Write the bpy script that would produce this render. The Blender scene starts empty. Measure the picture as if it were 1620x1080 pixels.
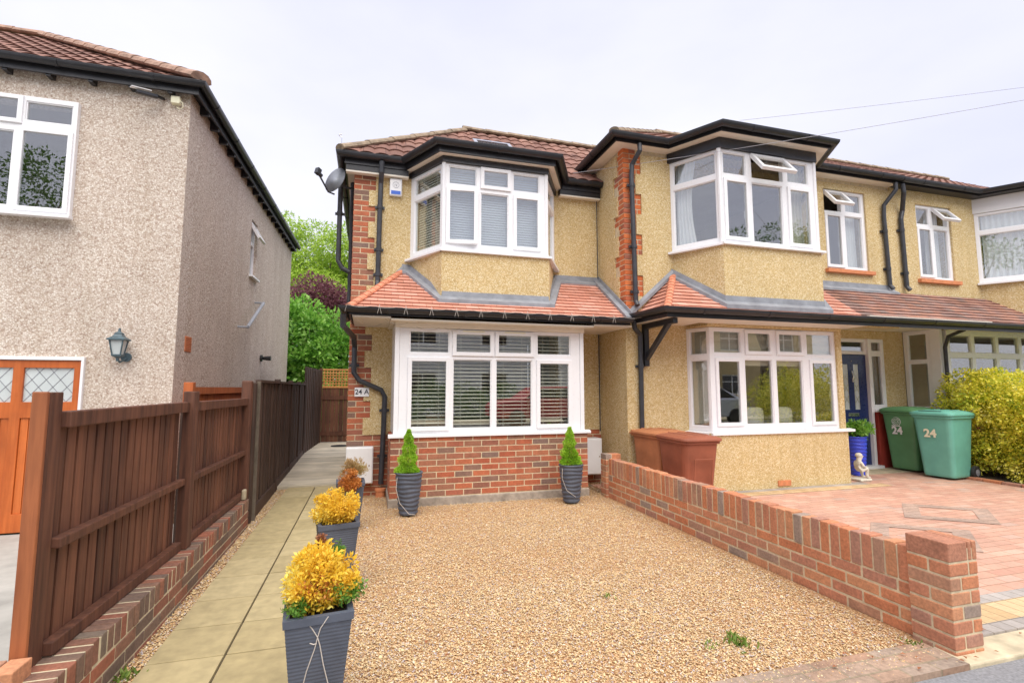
import bpy, bmesh, math, random
import numpy as np
from mathutils import Vector, Matrix
R = math.radians
random.seed(7); RNG = np.random.default_rng(7)
scn = bpy.context.scene
COL = scn.collection

# ------------------------------------------------------------------ camera
cam = bpy.data.cameras.new('camera'); camo = bpy.data.objects.new('camera', cam); COL.objects.link(camo)
camo.location = (0, 0, 1.4); camo.rotation_euler = (R(90 + 5.35), 0, R(-16.1))
cam.sensor_width = 36; cam.lens = 784 / 1620 * 36; cam.clip_start = 0.05; cam.clip_end = 2000
scn.camera = camo
# ------------------------------------------------------------------ sky
SUN_EL, SUN_AZ = 60, 180          # azimuth clockwise from +Y : bright overcast glow behind the camera
w = bpy.data.worlds.new('World'); scn.world = w; w.use_nodes = True
nt = w.node_tree; nt.nodes.clear()
out = nt.nodes.new('ShaderNodeOutputWorld'); bg = nt.nodes.new('ShaderNodeBackground')
sky = nt.nodes.new('ShaderNodeTexSky'); sky.sky_type = 'NISHITA'; sky.sun_disc = False
sky.sun_elevation = R(SUN_EL); sky.sun_rotation = R(SUN_AZ); sky.air_density = 1.0; sky.dust_density = 1.0
mix = nt.nodes.new('ShaderNodeMixRGB'); tc = nt.nodes.new('ShaderNodeTexCoord')
mp = nt.nodes.new('ShaderNodeMapping'); mp.inputs['Scale'].default_value = (1, 1, 2.4)
nz = nt.nodes.new('ShaderNodeTexNoise'); nz.inputs['Scale'].default_value = 1.6; nz.inputs['Detail'].default_value = 5
nz.inputs['Roughness'].default_value = .5
cr = nt.nodes.new('ShaderNodeValToRGB'); cr.color_ramp.elements[0].position = .3; cr.color_ramp.elements[1].position = .75
cr.color_ramp.elements[0].color = (3.15, 3.2, 4.05, 1); cr.color_ramp.elements[1].color = (4.05, 4.02, 4.4, 1)
nt.links.new(tc.outputs['Generated'], mp.inputs[0]); nt.links.new(mp.outputs[0], nz.inputs['Vector'])
nt.links.new(nz.outputs['Fac'], cr.inputs[0])
mix.inputs[0].default_value = .95
nt.links.new(sky.outputs[0], mix.inputs[1]); nt.links.new(cr.outputs[0], mix.inputs[2])
nt.links.new(mix.outputs[0], bg.inputs['Color']); bg.inputs['Strength'].default_value = .094
nt.links.new(bg.outputs[0], out.inputs[0])
# ------------------------------------------------------------------ sun (overcast, very soft)
sl = bpy.data.lights.new('sun', 'SUN'); sl.energy = 1.5; sl.angle = R(70); sl.color = (1, .95, .86)
so = bpy.data.objects.new('sun', sl); COL.objects.link(so)
az, el = R(SUN_AZ), R(SUN_EL)
sd = Vector((math.sin(az) * math.cos(el), math.cos(az) * math.cos(el), math.sin(el)))
so.rotation_euler = sd.to_track_quat('Z', 'Y').to_euler(); so.location = (0, -5, 20)
scn.view_settings.view_transform = 'Standard'; scn.view_settings.look = 'None'
scn.view_settings.gamma = 1; scn.view_settings.exposure = 1.5
scn.render.engine = 'CYCLES'
scn.cycles.max_bounces = 8; scn.cycles.transparent_max_bounces = 16

# ================================================================== materials
def new_mat(name):
    m = bpy.data.materials.new(name); m.use_nodes = True
    t = m.node_tree; b = t.nodes['Principled BSDF']
    return m, t, b
def N(t, k, **kw):
    n = t.nodes.new(k)
    for a, v in kw.items(): setattr(n, a, v)
    return n
def ramp(t, stops, interp='LINEAR'):
    n = t.nodes.new('ShaderNodeValToRGB'); e = n.color_ramp; e.interpolation = interp
    while len(e.elements) < len(stops): e.elements.new(.5)
    for i, (p, c) in enumerate(stops):
        e.elements[i].position = p; e.elements[i].color = (*c, 1)
    return n
def noise(t, vec, scale, detail=3, rough=.55):
    n = t.nodes.new('ShaderNodeTexNoise'); n.inputs['Scale'].default_value = scale
    n.inputs['Detail'].default_value = detail; n.inputs['Roughness'].default_value = rough
    if vec: t.links.new(vec, n.inputs['Vector'])
    return n
def mixc(t, a, b, f, mode='MIX'):
    n = t.nodes.new('ShaderNodeMixRGB'); n.blend_type = mode
    for i, v in ((0, f), (1, a), (2, b)):
        if isinstance(v, (int, float)): n.inputs[i].default_value = v
        elif isinstance(v, tuple): n.inputs[i].default_value = (*v, 1)
        else: t.links.new(v, n.inputs[i])
    return n.outputs[0]
def bump(t, b, h, strength, dist):
    n = t.nodes.new('ShaderNodeBump'); n.inputs['Strength'].default_value = strength
    n.inputs['Distance'].default_value = dist; t.links.new(h, n.inputs['Height']); t.links.new(n.outputs[0], b.inputs['Normal'])
def objco(t): return N(t, 'ShaderNodeTexCoord').outputs['Object']
def uvco(t): return N(t, 'ShaderNodeTexCoord').outputs['UV']

def m_plain(name, col, rough=.5, var=.12, scale=6, metal=0, bumps=0, spec=.5):
    m, t, b = new_mat(name); o = objco(t)
    n = noise(t, o, scale, 5); n2 = noise(t, o, scale * 9, 3)
    r = ramp(t, [(.3, tuple(c * (1 - var) for c in col)), (.7, tuple(min(1, c * (1 + var)) for c in col))])
    t.links.new(n.outputs['Fac'], r.inputs[0])
    c = mixc(t, r.outputs[0], (.5, .5, .5), .0)
    t.links.new(c, b.inputs['Base Color'])
    rr = ramp(t, [(.3, (rough * .85,) * 3), (.7, (min(1, rough * 1.15),) * 3)]); t.links.new(n2.outputs['Fac'], rr.inputs[0])
    t.links.new(rr.outputs[0], b.inputs['Roughness'])
    b.inputs['Metallic'].default_value = metal; b.inputs['Specular IOR Level'].default_value = spec
    if bumps: bump(t, b, n2.outputs['Fac'], .4, bumps)
    return m
def m_island(name, stops, rough=.85, bumps=.003, nscale=60, interp='LINEAR', dirt=.25):
    m, t, b = new_mat(name); o = objco(t); g = N(t, 'ShaderNodeNewGeometry')
    r = ramp(t, stops, interp); t.links.new(g.outputs['Random Per Island'], r.inputs[0])
    n = noise(t, o, nscale, 4); n2 = noise(t, o, 9, 4)
    v = ramp(t, [(.25, (1 - dirt,) * 3), (.75, (1 + dirt * .3,) * 3)]); t.links.new(n.outputs['Fac'], v.inputs[0])
    v2 = ramp(t, [(.25, (1 - dirt * .7,) * 3), (.75, (1.08,) * 3)]); t.links.new(n2.outputs['Fac'], v2.inputs[0])
    c = mixc(t, mixc(t, r.outputs[0], v.outputs[0], 1, 'MULTIPLY'), v2.outputs[0], 1, 'MULTIPLY')
    t.links.new(c, b.inputs['Base Color']); b.inputs['Roughness'].default_value = rough
    if bumps: bump(t, b, n.outputs['Fac'], .5, bumps)
    return m
def m_dash(name, stops, sc, gap, big=(.93, 1.05)):
    m, t, b = new_mat(name); o = objco(t)
    wv = noise(t, o, 30, 2); ov = t.nodes.new('ShaderNodeMixRGB'); ov.inputs[0].default_value = .02
    t.links.new(o, ov.inputs[1]); t.links.new(wv.outputs['Color'], ov.inputs[2])
    v = N(t, 'ShaderNodeTexVoronoi'); v.inputs['Scale'].default_value = sc; t.links.new(ov.outputs[0], v.inputs['Vector'])
    hs = N(t, 'ShaderNodeSeparateColor'); t.links.new(v.outputs['Color'], hs.inputs[0])
    r = ramp(t, stops); t.links.new(hs.outputs[0], r.inputs[0])
    gr = ramp(t, [(.33, (1, 1, 1)), (.62, gap)]); t.links.new(v.outputs['Distance'], gr.inputs[0])
    n = noise(t, o, 1.1, 5, .6); nr = ramp(t, [(.3, (big[0],) * 3), (.7, (big[1],) * 3)]); t.links.new(n.outputs['Fac'], nr.inputs[0])
    mp = N(t, 'ShaderNodeMapping'); mp.inputs['Scale'].default_value = (5, 5, .35); t.links.new(o, mp.inputs[0])
    st = noise(t, mp.outputs[0], 1, 4); sr = ramp(t, [(.32, (.92, .905, .88)), (.55, (1, 1, 1))]); t.links.new(st.outputs['Fac'], sr.inputs[0])
    c = mixc(t, r.outputs[0], gr.outputs[0], 1, 'MULTIPLY'); c = mixc(t, c, nr.outputs[0], 1, 'MULTIPLY'); c = mixc(t, c, sr.outputs[0], 1, 'MULTIPLY')
    t.links.new(c, b.inputs['Base Color']); b.inputs['Roughness'].default_value = .9
    inv = N(t, 'ShaderNodeMath', operation='SUBTRACT'); inv.inputs[0].default_value = 1; t.links.new(v.outputs['Distance'], inv.inputs[1])
    bump(t, b, inv.outputs[0], .7, .006)
    return m
def m_brick(name, stops, bw, bh, ms, mortar, off=.5, rough=.85, bmp=.004, swap=False, dirt=.2, sx=0, sy=0):
    m, t, b = new_mat(name); uv = uvco(t)
    mp = N(t, 'ShaderNodeMapping'); t.links.new(uv, mp.inputs[0]); mp.inputs['Location'].default_value = (sx, sy, 0)
    if swap: mp.inputs['Rotation'].default_value = (0, 0, R(90))
    bt = N(t, 'ShaderNodeTexBrick'); t.links.new(mp.outputs[0], bt.inputs['Vector'])
    bt.offset = off; bt.inputs['Scale'].default_value = 1; bt.inputs['Brick Width'].default_value = bw
    bt.inputs['Row Height'].default_value = bh; bt.inputs['Mortar Size'].default_value = ms
    bt.inputs['Mortar Smooth'].default_value = .2; bt.inputs['Bias'].default_value = 0
    bt.inputs['Color1'].default_value = (0, 0, 0, 1); bt.inputs['Color2'].default_value = (1, 1, 1, 1); bt.inputs['Mortar'].default_value = (.5, .5, .5, 1)
    r = ramp(t, stops); t.links.new(bt.outputs['Color'], r.inputs[0])
    n = noise(t, uv, 40, 4); n2 = noise(t, uv, 2.2, 5)
    v = ramp(t, [(.25, (1 - dirt,) * 3), (.75, (1.05,) * 3)]); t.links.new(n.outputs['Fac'], v.inputs[0])
    v2 = ramp(t, [(.3, (1 - dirt,) * 3), (.7, (1.06,) * 3)]); t.links.new(n2.outputs['Fac'], v2.inputs[0])
    c = mixc(t, r.outputs[0], mortar, bt.outputs['Fac'])
    c = mixc(t, c, v.outputs[0], 1, 'MULTIPLY'); c = mixc(t, c, v2.outputs[0], 1, 'MULTIPLY')
    t.links.new(c, b.inputs['Base Color']); b.inputs['Roughness'].default_value = rough
    inv = N(t, 'ShaderNodeMath', operation='SUBTRACT'); inv.inputs[0].default_value = 1; t.links.new(bt.outputs['Fac'], inv.inputs[1])
    ad = N(t, 'ShaderNodeMath', operation='ADD'); t.links.new(inv.outputs[0], ad.inputs[0])
    ml = N(t, 'ShaderNodeMath', operation='MULTIPLY'); ml.inputs[1].default_value = .35; t.links.new(n.outputs['Fac'], ml.inputs[0]); t.links.new(ml.outputs[0], ad.inputs[1])
    bump(t, b, ad.outputs[0], .6, bmp)
    return m
def m_leaf(name, stops, rough=.55, trans=.35):
    m, t, b = new_mat(name); g = N(t, 'ShaderNodeNewGeometry'); o = objco(t)
    r = ramp(t, stops); n = noise(t, o, 3.5, 3)
    a = N(t, 'ShaderNodeMath', operation='MULTIPLY_ADD'); a.inputs[1].default_value = .55; t.links.new(g.outputs['Random Per Island'], a.inputs[0])
    s = N(t, 'ShaderNodeMath', operation='MULTIPLY_ADD'); s.inputs[1].default_value = 1.5; s.inputs[2].default_value = -.52
    t.links.new(n.outputs['Fac'], s.inputs[0]); t.links.new(s.outputs[0], a.inputs[2]); t.links.new(a.outputs[0], r.inputs[0])
    t.links.new(r.outputs[0], b.inputs['Base Color']); b.inputs['Roughness'].default_value = rough
    tr = N(t, 'ShaderNodeBsdfTranslucent'); t.links.new(r.outputs[0], tr.inputs[0])
    ms = N(t, 'ShaderNodeMixShader'); ms.inputs[0].default_value = trans
    t.links.new(b.outputs[0], ms.inputs[1]); t.links.new(tr.outputs[0], ms.inputs[2])
    t.links.new(ms.outputs[0], t.nodes['Material Output'].inputs[0])
    return m
def m_wood(name, dark, light, rough=.7, sc=(30, 30, 2), bmp=.003):
    m, t, b = new_mat(name); o = objco(t); g = N(t, 'ShaderNodeNewGeometry')
    mp = N(t, 'ShaderNodeMapping'); mp.inputs['Scale'].default_value = sc; t.links.new(o, mp.inputs[0])
    n = noise(t, mp.outputs[0], 1, 5, .6); r = ramp(t, [(.25, dark), (.75, light)])
    ad = N(t, 'ShaderNodeMath', operation='MULTIPLY_ADD'); ad.inputs[1].default_value = .4; t.links.new(g.outputs['Random Per Island'], ad.inputs[0])
    su = N(t, 'ShaderNodeMath', operation='SUBTRACT'); su.inputs[1].default_value = .2; t.links.new(n.outputs['Fac'], su.inputs[0])
    t.links.new(su.outputs[0], ad.inputs[2]); t.links.new(ad.outputs[0], r.inputs[0])
    k = noise(t, o, 2.5, 4); kr = ramp(t, [(.3, (.8, .8, .8)), (.7, (1.1, 1.08, 1.05))]); t.links.new(k.outputs['Fac'], kr.inputs[0])
    t.links.new(mixc(t, r.outputs[0], kr.outputs[0], 1, 'MULTIPLY'), b.inputs['Base Color'])
    b.inputs['Roughness'].default_value = rough; bump(t, b, n.outputs['Fac'], .5, bmp)
    return m
def m_glass(name, tint=(.93, .95, .94), ior=.17):
    m, t, b = new_mat(name); t.nodes.remove(b)
    tr = N(t, 'ShaderNodeBsdfTransparent'); tr.inputs[0].default_value = (*tint, 1)
    gl = N(t, 'ShaderNodeBsdfGlossy'); gl.inputs['Roughness'].default_value = .0; gl.inputs[0].default_value = (1, 1, 1, 1)
    n = noise(t, objco(t), 1.4, 1); bp = N(t, 'ShaderNodeBump'); bp.inputs['Strength'].default_value = .05; bp.inputs['Distance'].default_value = .01
    t.links.new(n.outputs['Fac'], bp.inputs['Height']); t.links.new(bp.outputs[0], gl.inputs['Normal'])
    lw = N(t, 'ShaderNodeLayerWeight'); lw.inputs[0].default_value = .5
    pw = N(t, 'ShaderNodeMath', operation='POWER'); pw.inputs[1].default_value = 5; t.links.new(lw.outputs['Facing'], pw.inputs[0])
    f = N(t, 'ShaderNodeMath', operation='MULTIPLY_ADD'); f.inputs[1].default_value = 1 - ior; f.inputs[2].default_value = ior; t.links.new(pw.outputs[0], f.inputs[0])
    ms = N(t, 'ShaderNodeMixShader'); t.links.new(f.outputs[0], ms.inputs[0]); t.links.new(tr.outputs[0], ms.inputs[1]); t.links.new(gl.outputs[0], ms.inputs[2])
    t.links.new(ms.outputs[0], t.nodes['Material Output'].inputs[0])
    return m

M = {}
BR = [(0, (.46, .12, .06)), (.2, (.56, .17, .08)), (.38, (.44, .14, .08)), (.55, (.30, .13, .09)), (.7, (.52, .18, .09)), (.86, (.30, .16, .11)), (1, (.25, .16, .13))]
BRL = [(0, (.62, .23, .11)), (.2, (.68, .27, .13)), (.4, (.58, .25, .15)), (.55, (.48, .25, .18)), (.7, (.70, .32, .16)), (.88, (.42, .26, .19)), (.96, (.42, .31, .24)), (1, (.36, .28, .24))]
BRD = [(0, (.38, .12, .07)), (.2, (.23, .14, .10)), (.45, (.19, .13, .10)), (.6, (.40, .14, .08)), (.8, (.28, .15, .10)), (1, (.22, .17, .13))]
M['brick'] = m_island('house brick', BR, dirt=.3)
M['brick_orange'] = m_island('orange brick', [(0, (.6, .14, .04)), (.5, (.72, .2, .06)), (.8, (.5, .13, .06)), (1, (.36, .13, .08))], dirt=.25)
M['brick_low'] = m_island('garden wall brick', BRL, dirt=.35)
M['brick_dwarf'] = m_island('dark garden brick', BRD, dirt=.35)
M['brick_cap'] = m_island('capping brick', [(0, (.62, .25, .13)), (.5, (.5, .24, .16)), (1, (.66, .28, .14))], dirt=.4)
M['mortar'] = m_plain('sandy mortar', (.62, .51, .34), .95, .2, 20, bumps=.003)
M['mortar_dark'] = m_plain('grey mortar', (.62, .54, .37), .95, .2, 20, bumps=.003)
M['brick_tex'] = m_brick('brick facing', BR, .225, .075, .006, (.5, .42, .3))
M['dash'] = m_dash('yellow spar dash', [(0, (.60, .44, .21)), (.3, (.71, .55, .28)), (.65, (.77, .63, .37)), (1, (.85, .76, .53))], 80, (.78, .71, .60))
M['dash_left'] = m_dash('pinkish spar dash', [(0, (.46, .36, .30)), (.2, (.62, .53, .455)), (.6, (.69, .61, .535)), (1, (.82, .77, .70))], 60, (.76, .70, .65))
M['upvc'] = m_plain('white window plastic', (.86, .86, .88), .3, .02, 3)
M['cream'] = m_plain('cream painted board', (.80, .74, .64), .5, .05, 4)
M['white'] = m_plain('white painted board', (.82, .82, .83), .45, .03, 4)
M['black'] = m_plain('black painted plastic', (.022, .022, .026), .35, .3, 5)
M['pipe'] = m_plain('weathered black pipe', (.04, .042, .05), .4, .3, 8)
M['lead'] = m_plain('grey lead flashing', (.25, .26, .285), .55, .22, 7, bumps=.004)
M['glass'] = m_glass('window glass')
M['frost'] = m_plain('obscured glass', (.55, .6, .6), .25, .1, 3)
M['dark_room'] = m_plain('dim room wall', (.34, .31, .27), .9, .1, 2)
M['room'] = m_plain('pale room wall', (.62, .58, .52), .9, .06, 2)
M['blind'] = m_plain('cream blind slat', (.84, .80, .70), .5, .05, 4)
M['blind_w'] = m_plain('white blind slat', (.56, .60, .68), .5, .03, 4)
M['curtain'] = m_plain('white net curtain', (.82, .82, .84), .9, .04, 4)
M['fabric'] = m_plain('beige roman blind fabric', (.66, .62, .52), .9, .06, 4)
M['tile_red'] = m_brick('red clay tile', [(0, (.58, .25, .17)), (.5, (.68, .31, .22)), (1, (.72, .38, .29))], .165, .1, .0028, (.28, .12, .08), bmp=.004, dirt=.18)
M['tile_old'] = m_brick('weathered clay tile', [(0, (.36, .17, .13)), (.3, (.52, .26, .18)), (.6, (.46, .25, .20)), (1, (.33, .23, .2))], .165, .1, .003, (.16, .09, .08), bmp=.004, dirt=.4)
M['tile_roll'] = m_brick('brown rolled tile', [(0, (.24, .115, .085)), (.5, (.32, .155, .115)), (1, (.40, .215, .16))], .3, .33, .004, (.1, .04, .03), bmp=.002, dirt=.35)
M['ridge'] = m_plain('lichened ridge tile', (.30, .23, .16), .95, .4, 12, bumps=.006)
M['ridge_pink'] = m_plain('mossy clay hip tile', (.36, .23, .17), .95, .4, 10, bumps=.006)
M['ridge_red'] = m_plain('clay hip tile', (.62, .24, .14), .9, .25, 14, bumps=.004)
M['terracotta'] = m_plain('terracotta', (.62, .23, .10), .8, .15, 15)
M['fence'] = m_wood('dark brown stained timber', (.07, .026, .015), (.22, .088, .048))
M['fence_old'] = m_wood('weathered dark timber', (.04, .022, .015), (.10, .055, .038))
M['fence_orange'] = m_wood('orange stained timber', (.40, .09, .02), (.62, .18, .05))
M['post_worn'] = m_wood('worn orange brown post', (.26, .08, .03), (.5, .17, .06))
M['garage'] = m_wood('orange varnished timber', (.48, .11, .02), (.66, .18, .04), rough=.4, bmp=.001)
M['trellis'] = m_wood('pale orange trellis', (.6, .25, .07), (.85, .45, .16))
M['slab'] = m_island('buff paving slab', [(0, (.42, .335, .17)), (.5, (.475, .385, .205)), (1, (.52, .425, .235))], nscale=14, bumps=.002, dirt=.2)
M['joint'] = m_plain('dark joint sand', (.10, .08, .05), .95, .3, 20)
M['deck'] = m_wood('grey weathered board', (.46, .41, .31), (.76, .69, .55), sc=(3, 40, 3))
M['planter'] = m_plain('slate grey planter', (.085, .098, .13), .6, .2, 8)
M['blue'] = m_plain('cobalt glaze', (.05, .08, .62), .25, .1, 6)
M['soil'] = m_plain('dark soil', (.05, .035, .022), 1, .4, 40, bumps=.01)
M['bin_brown'] = m_plain('brown bin plastic', (.31, .095, .05), .5, .2, 4)
M['bin_orange'] = m_plain('faded orange brown bin plastic', (.45, .175, .075), .6, .2, 4)
M['bin_green'] = m_plain('mid green bin plastic', (.12, .31, .14), .45, .1, 4)
M['bin_teal'] = m_plain('bluish green bin plastic', (.15, .44, .35), .5, .1, 4)
M['rubber'] = m_plain('black rubber', (.02, .02, .02), .8, .2, 8)
M['navy'] = m_plain('navy door paint', (.02, .035, .13), .3, .1, 3)
M['red_paint'] = m_plain('red painted brick', (.36, .05, .035), .6, .15, 5)
M['chrome'] = m_plain('brushed metal', (.7, .7, .7), .25, .05, 5, metal=1)
M['dish'] = m_plain('grey dish', (.32, .34, .38), .5, .1, 5)
M['stone'] = m_plain('white cast stone', (.68, .64, .54), .85, .2, 25, bumps=.003)
M['concrete'] = m_plain('grey render plinth', (.34, .29, .24), .95, .3, 14, bumps=.008)
M['wire'] = m_plain('pale cable', (.55, .5, .45), .6, .1, 5)
M['wire_dark'] = m_plain('grey overhead cable', (.42, .42, .46), .6, .1, 5)
M['number'] = m_plain('white sticker', (.85, .86, .85), .4, .02, 3)
M['number_c'] = m_plain('cream sticker', (.85, .82, .6), .4, .02, 3)
M['ink'] = m_plain('dark lettering', (.03, .03, .05), .5, .1, 3)
M['ink_grey'] = m_plain('grey lettering', (.25, .27, .33), .5, .1, 3)
M['ink_blue'] = m_plain('blue panel', (.04, .13, .6), .4, .1, 3)
M['lamp_metal'] = m_plain('verdigris lamp metal', (.07, .11, .13), .45, .3, 20)
M['stem'] = m_plain('brown bark', (.16, .10, .06), .95, .3, 20, bumps=.01)
M['bark'] = m_plain('grey bark', (.14, .11, .08), .95, .3, 8, bumps=.02)
M['leaf_yellow'] = m_leaf('golden conifer foliage', [(0, (.62, .36, .04)), (.2, (.92, .62, .06)), (.55, (.98, .70, .06)), (.85, (1, .84, .18)), (1, (.95, .9, .35))])
M['leaf_green'] = m_leaf('green conifer sprig', [(0, (.07, .2, .02)), (1, (.22, .42, .06))])
M['leaf_brown'] = m_leaf('dry brown sprig', [(0, (.30, .10, .04)), (1, (.5, .22, .10))])
M['leaf_orange'] = m_leaf('orange conifer foliage', [(0, (.42, .12, .03)), (.6, (.68, .27, .05)), (1, (.8, .42, .12))])
M['leaf_dead'] = m_leaf('straw coloured dry foliage', [(0, (.34, .20, .08)), (.6, (.56, .38, .16)), (1, (.45, .42, .14))])
M['leaf_lime'] = m_leaf('lime conifer foliage', [(0, (.12, .30, .01)), (.4, (.32, .6, .03)), (.8, (.52, .76, .08)), (1, (.62, .8, .16))])
M['leaf_hedge'] = m_leaf('variegated hedge leaf', [(0, (.18, .3, .02)), (.25, (.42, .5, .04)), (.5, (.85, .8, .07)), (.75, (1, .9, .14)), (1, (1, .95, .4))])
M['leaf_tree'] = m_leaf('pale tree leaf', [(0, (.22, .38, .03)), (.5, (.42, .62, .06)), (1, (.60, .74, .16))])
M['leaf_dark'] = m_leaf('glossy shrub leaf', [(0, (.04, .15, .02)), (.35, (.17, .42, .05)), (.7, (.34, .64, .10)), (1, (.52, .75, .25))], rough=.4)
M['leaf_purple'] = m_leaf('purple leaf', [(0, (.09, .025, .04)), (.6, (.22, .08, .10)), (1, (.40, .2, .2))])
M['leaf_mid'] = m_leaf('mid green leaf', [(0, (.03, .09, .012)), (.6, (.09, .2, .03)), (1, (.2, .34, .06))])
M['grass'] = m_leaf('grass blade', [(0, (.1, .2, .02)), (1, (.32, .42, .08))])
M['pebble'] = m_island('gravel stone', [(0, (.30, .17, .09)), (.12, (.60, .37, .16)), (.35, (.72, .53, .27)), (.6, (.80, .63, .36)), (.76, (.66, .36, .16)), (.86, (.84, .75, .57)), (.93, (.52, .45, .46)), (1, (.42, .36, .36))], rough=.7, bumps=0, dirt=.15)

def m_gravel():
    m, t, b = new_mat('gravel bed'); o = objco(t)
    v = N(t, 'ShaderNodeTexVoronoi'); v.inputs['Scale'].default_value = 95; t.links.new(o, v.inputs['Vector'])
    s = N(t, 'ShaderNodeSeparateColor'); t.links.new(v.outputs['Color'], s.inputs[0])
    r = ramp(t, [(0, (.42, .25, .12)), (.3, (.60, .37, .18)), (.6, (.68, .48, .27)), (.8, (.58, .31, .15)), (1, (.72, .60, .43))]); t.links.new(s.outputs[0], r.inputs[0])
    g = ramp(t, [(.3, (1, 1, 1)), (.65, (.6, .48, .38))]); t.links.new(v.outputs['Distance'], g.inputs[0])
    t.links.new(mixc(t, r.outputs[0], g.outputs[0], 1, 'MULTIPLY'), b.inputs['Base Color']); b.inputs['Roughness'].default_value = .9
    iv = N(t, 'ShaderNodeMath', operation='SUBTRACT'); iv.inputs[0].default_value = 1; t.links.new(v.outputs['Distance'], iv.inputs[1])
    bump(t, b, iv.outputs[0], .8, .01); return m
M['gravel'] = m_gravel()
PV = [(0, (.56, .30, .22)), (.3, (.64, .36, .26)), (.6, (.60, .35, .26)), (.85, (.70, .43, .32)), (1, (.54, .37, .30))]
M['paving'] = m_brick('red block paving', PV, .2, .1, .004, (.36, .22, .14), bmp=.003, dirt=.15)
M['pave_grey'] = m_brick('grey block paving', [(0, (.40, .36, .33)), (1, (.50, .45, .41))], .1, .2, .004, (.25, .22, .18), off=0, bmp=.003, dirt=.2)
M['pave_dull'] = m_brick('dull blended block paving', [(0, (.50, .36, .29)), (1, (.58, .40, .31))], .2, .1, .004, (.33, .24, .18), bmp=.003, dirt=.3)
M['pave_buff'] = m_brick('buff block paving', [(0, (.62, .42, .22)), (1, (.76, .55, .32))], .1, .2, .004, (.35, .25, .14), off=0, bmp=.003, dirt=.2)
M['pave_old'] = m_brick('worn threshold brick', [(0, (.5, .3, .2)), (.5, (.56, .38, .27)), (1, (.4, .34, .28))], .2, .1, .006, (.42, .33, .22), bmp=.003, dirt=.4)
M['kerb'] = m_plain('sandy concrete', (.56, .48, .33), .95, .25, 8, bumps=.006)
M['asphalt'] = m_plain('asphalt', (.24, .24, .25), .95, .25, 60, bumps=.006)
M['drive'] = m_plain('grey concrete drive', (.38, .37, .34), .95, .2, 3, bumps=.003)
M['earth'] = m_plain('grass and earth', (.12, .14, .05), 1, .4, 2, bumps=.01)
M['white_wall'] = m_plain('white wall', (.78, .78, .8), .9, .05, 1)
M['slate'] = m_plain('grey slate', (.13, .13, .15), .8, .2, 2)
M['car_silver'] = m_plain('silver car paint', (.55, .57, .6), .2, .03, 2, metal=.6)
M['car_red'] = m_plain('red car paint', (.5, .02, .03), .2, .03, 2)
M['dark_glass'] = m_plain('dark car glass', (.02, .025, .03), .05, .1, 2)
M['wood_chair'] = m_plain('orange chair wood', (.6, .28, .1), .5, .15, 9)

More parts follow.
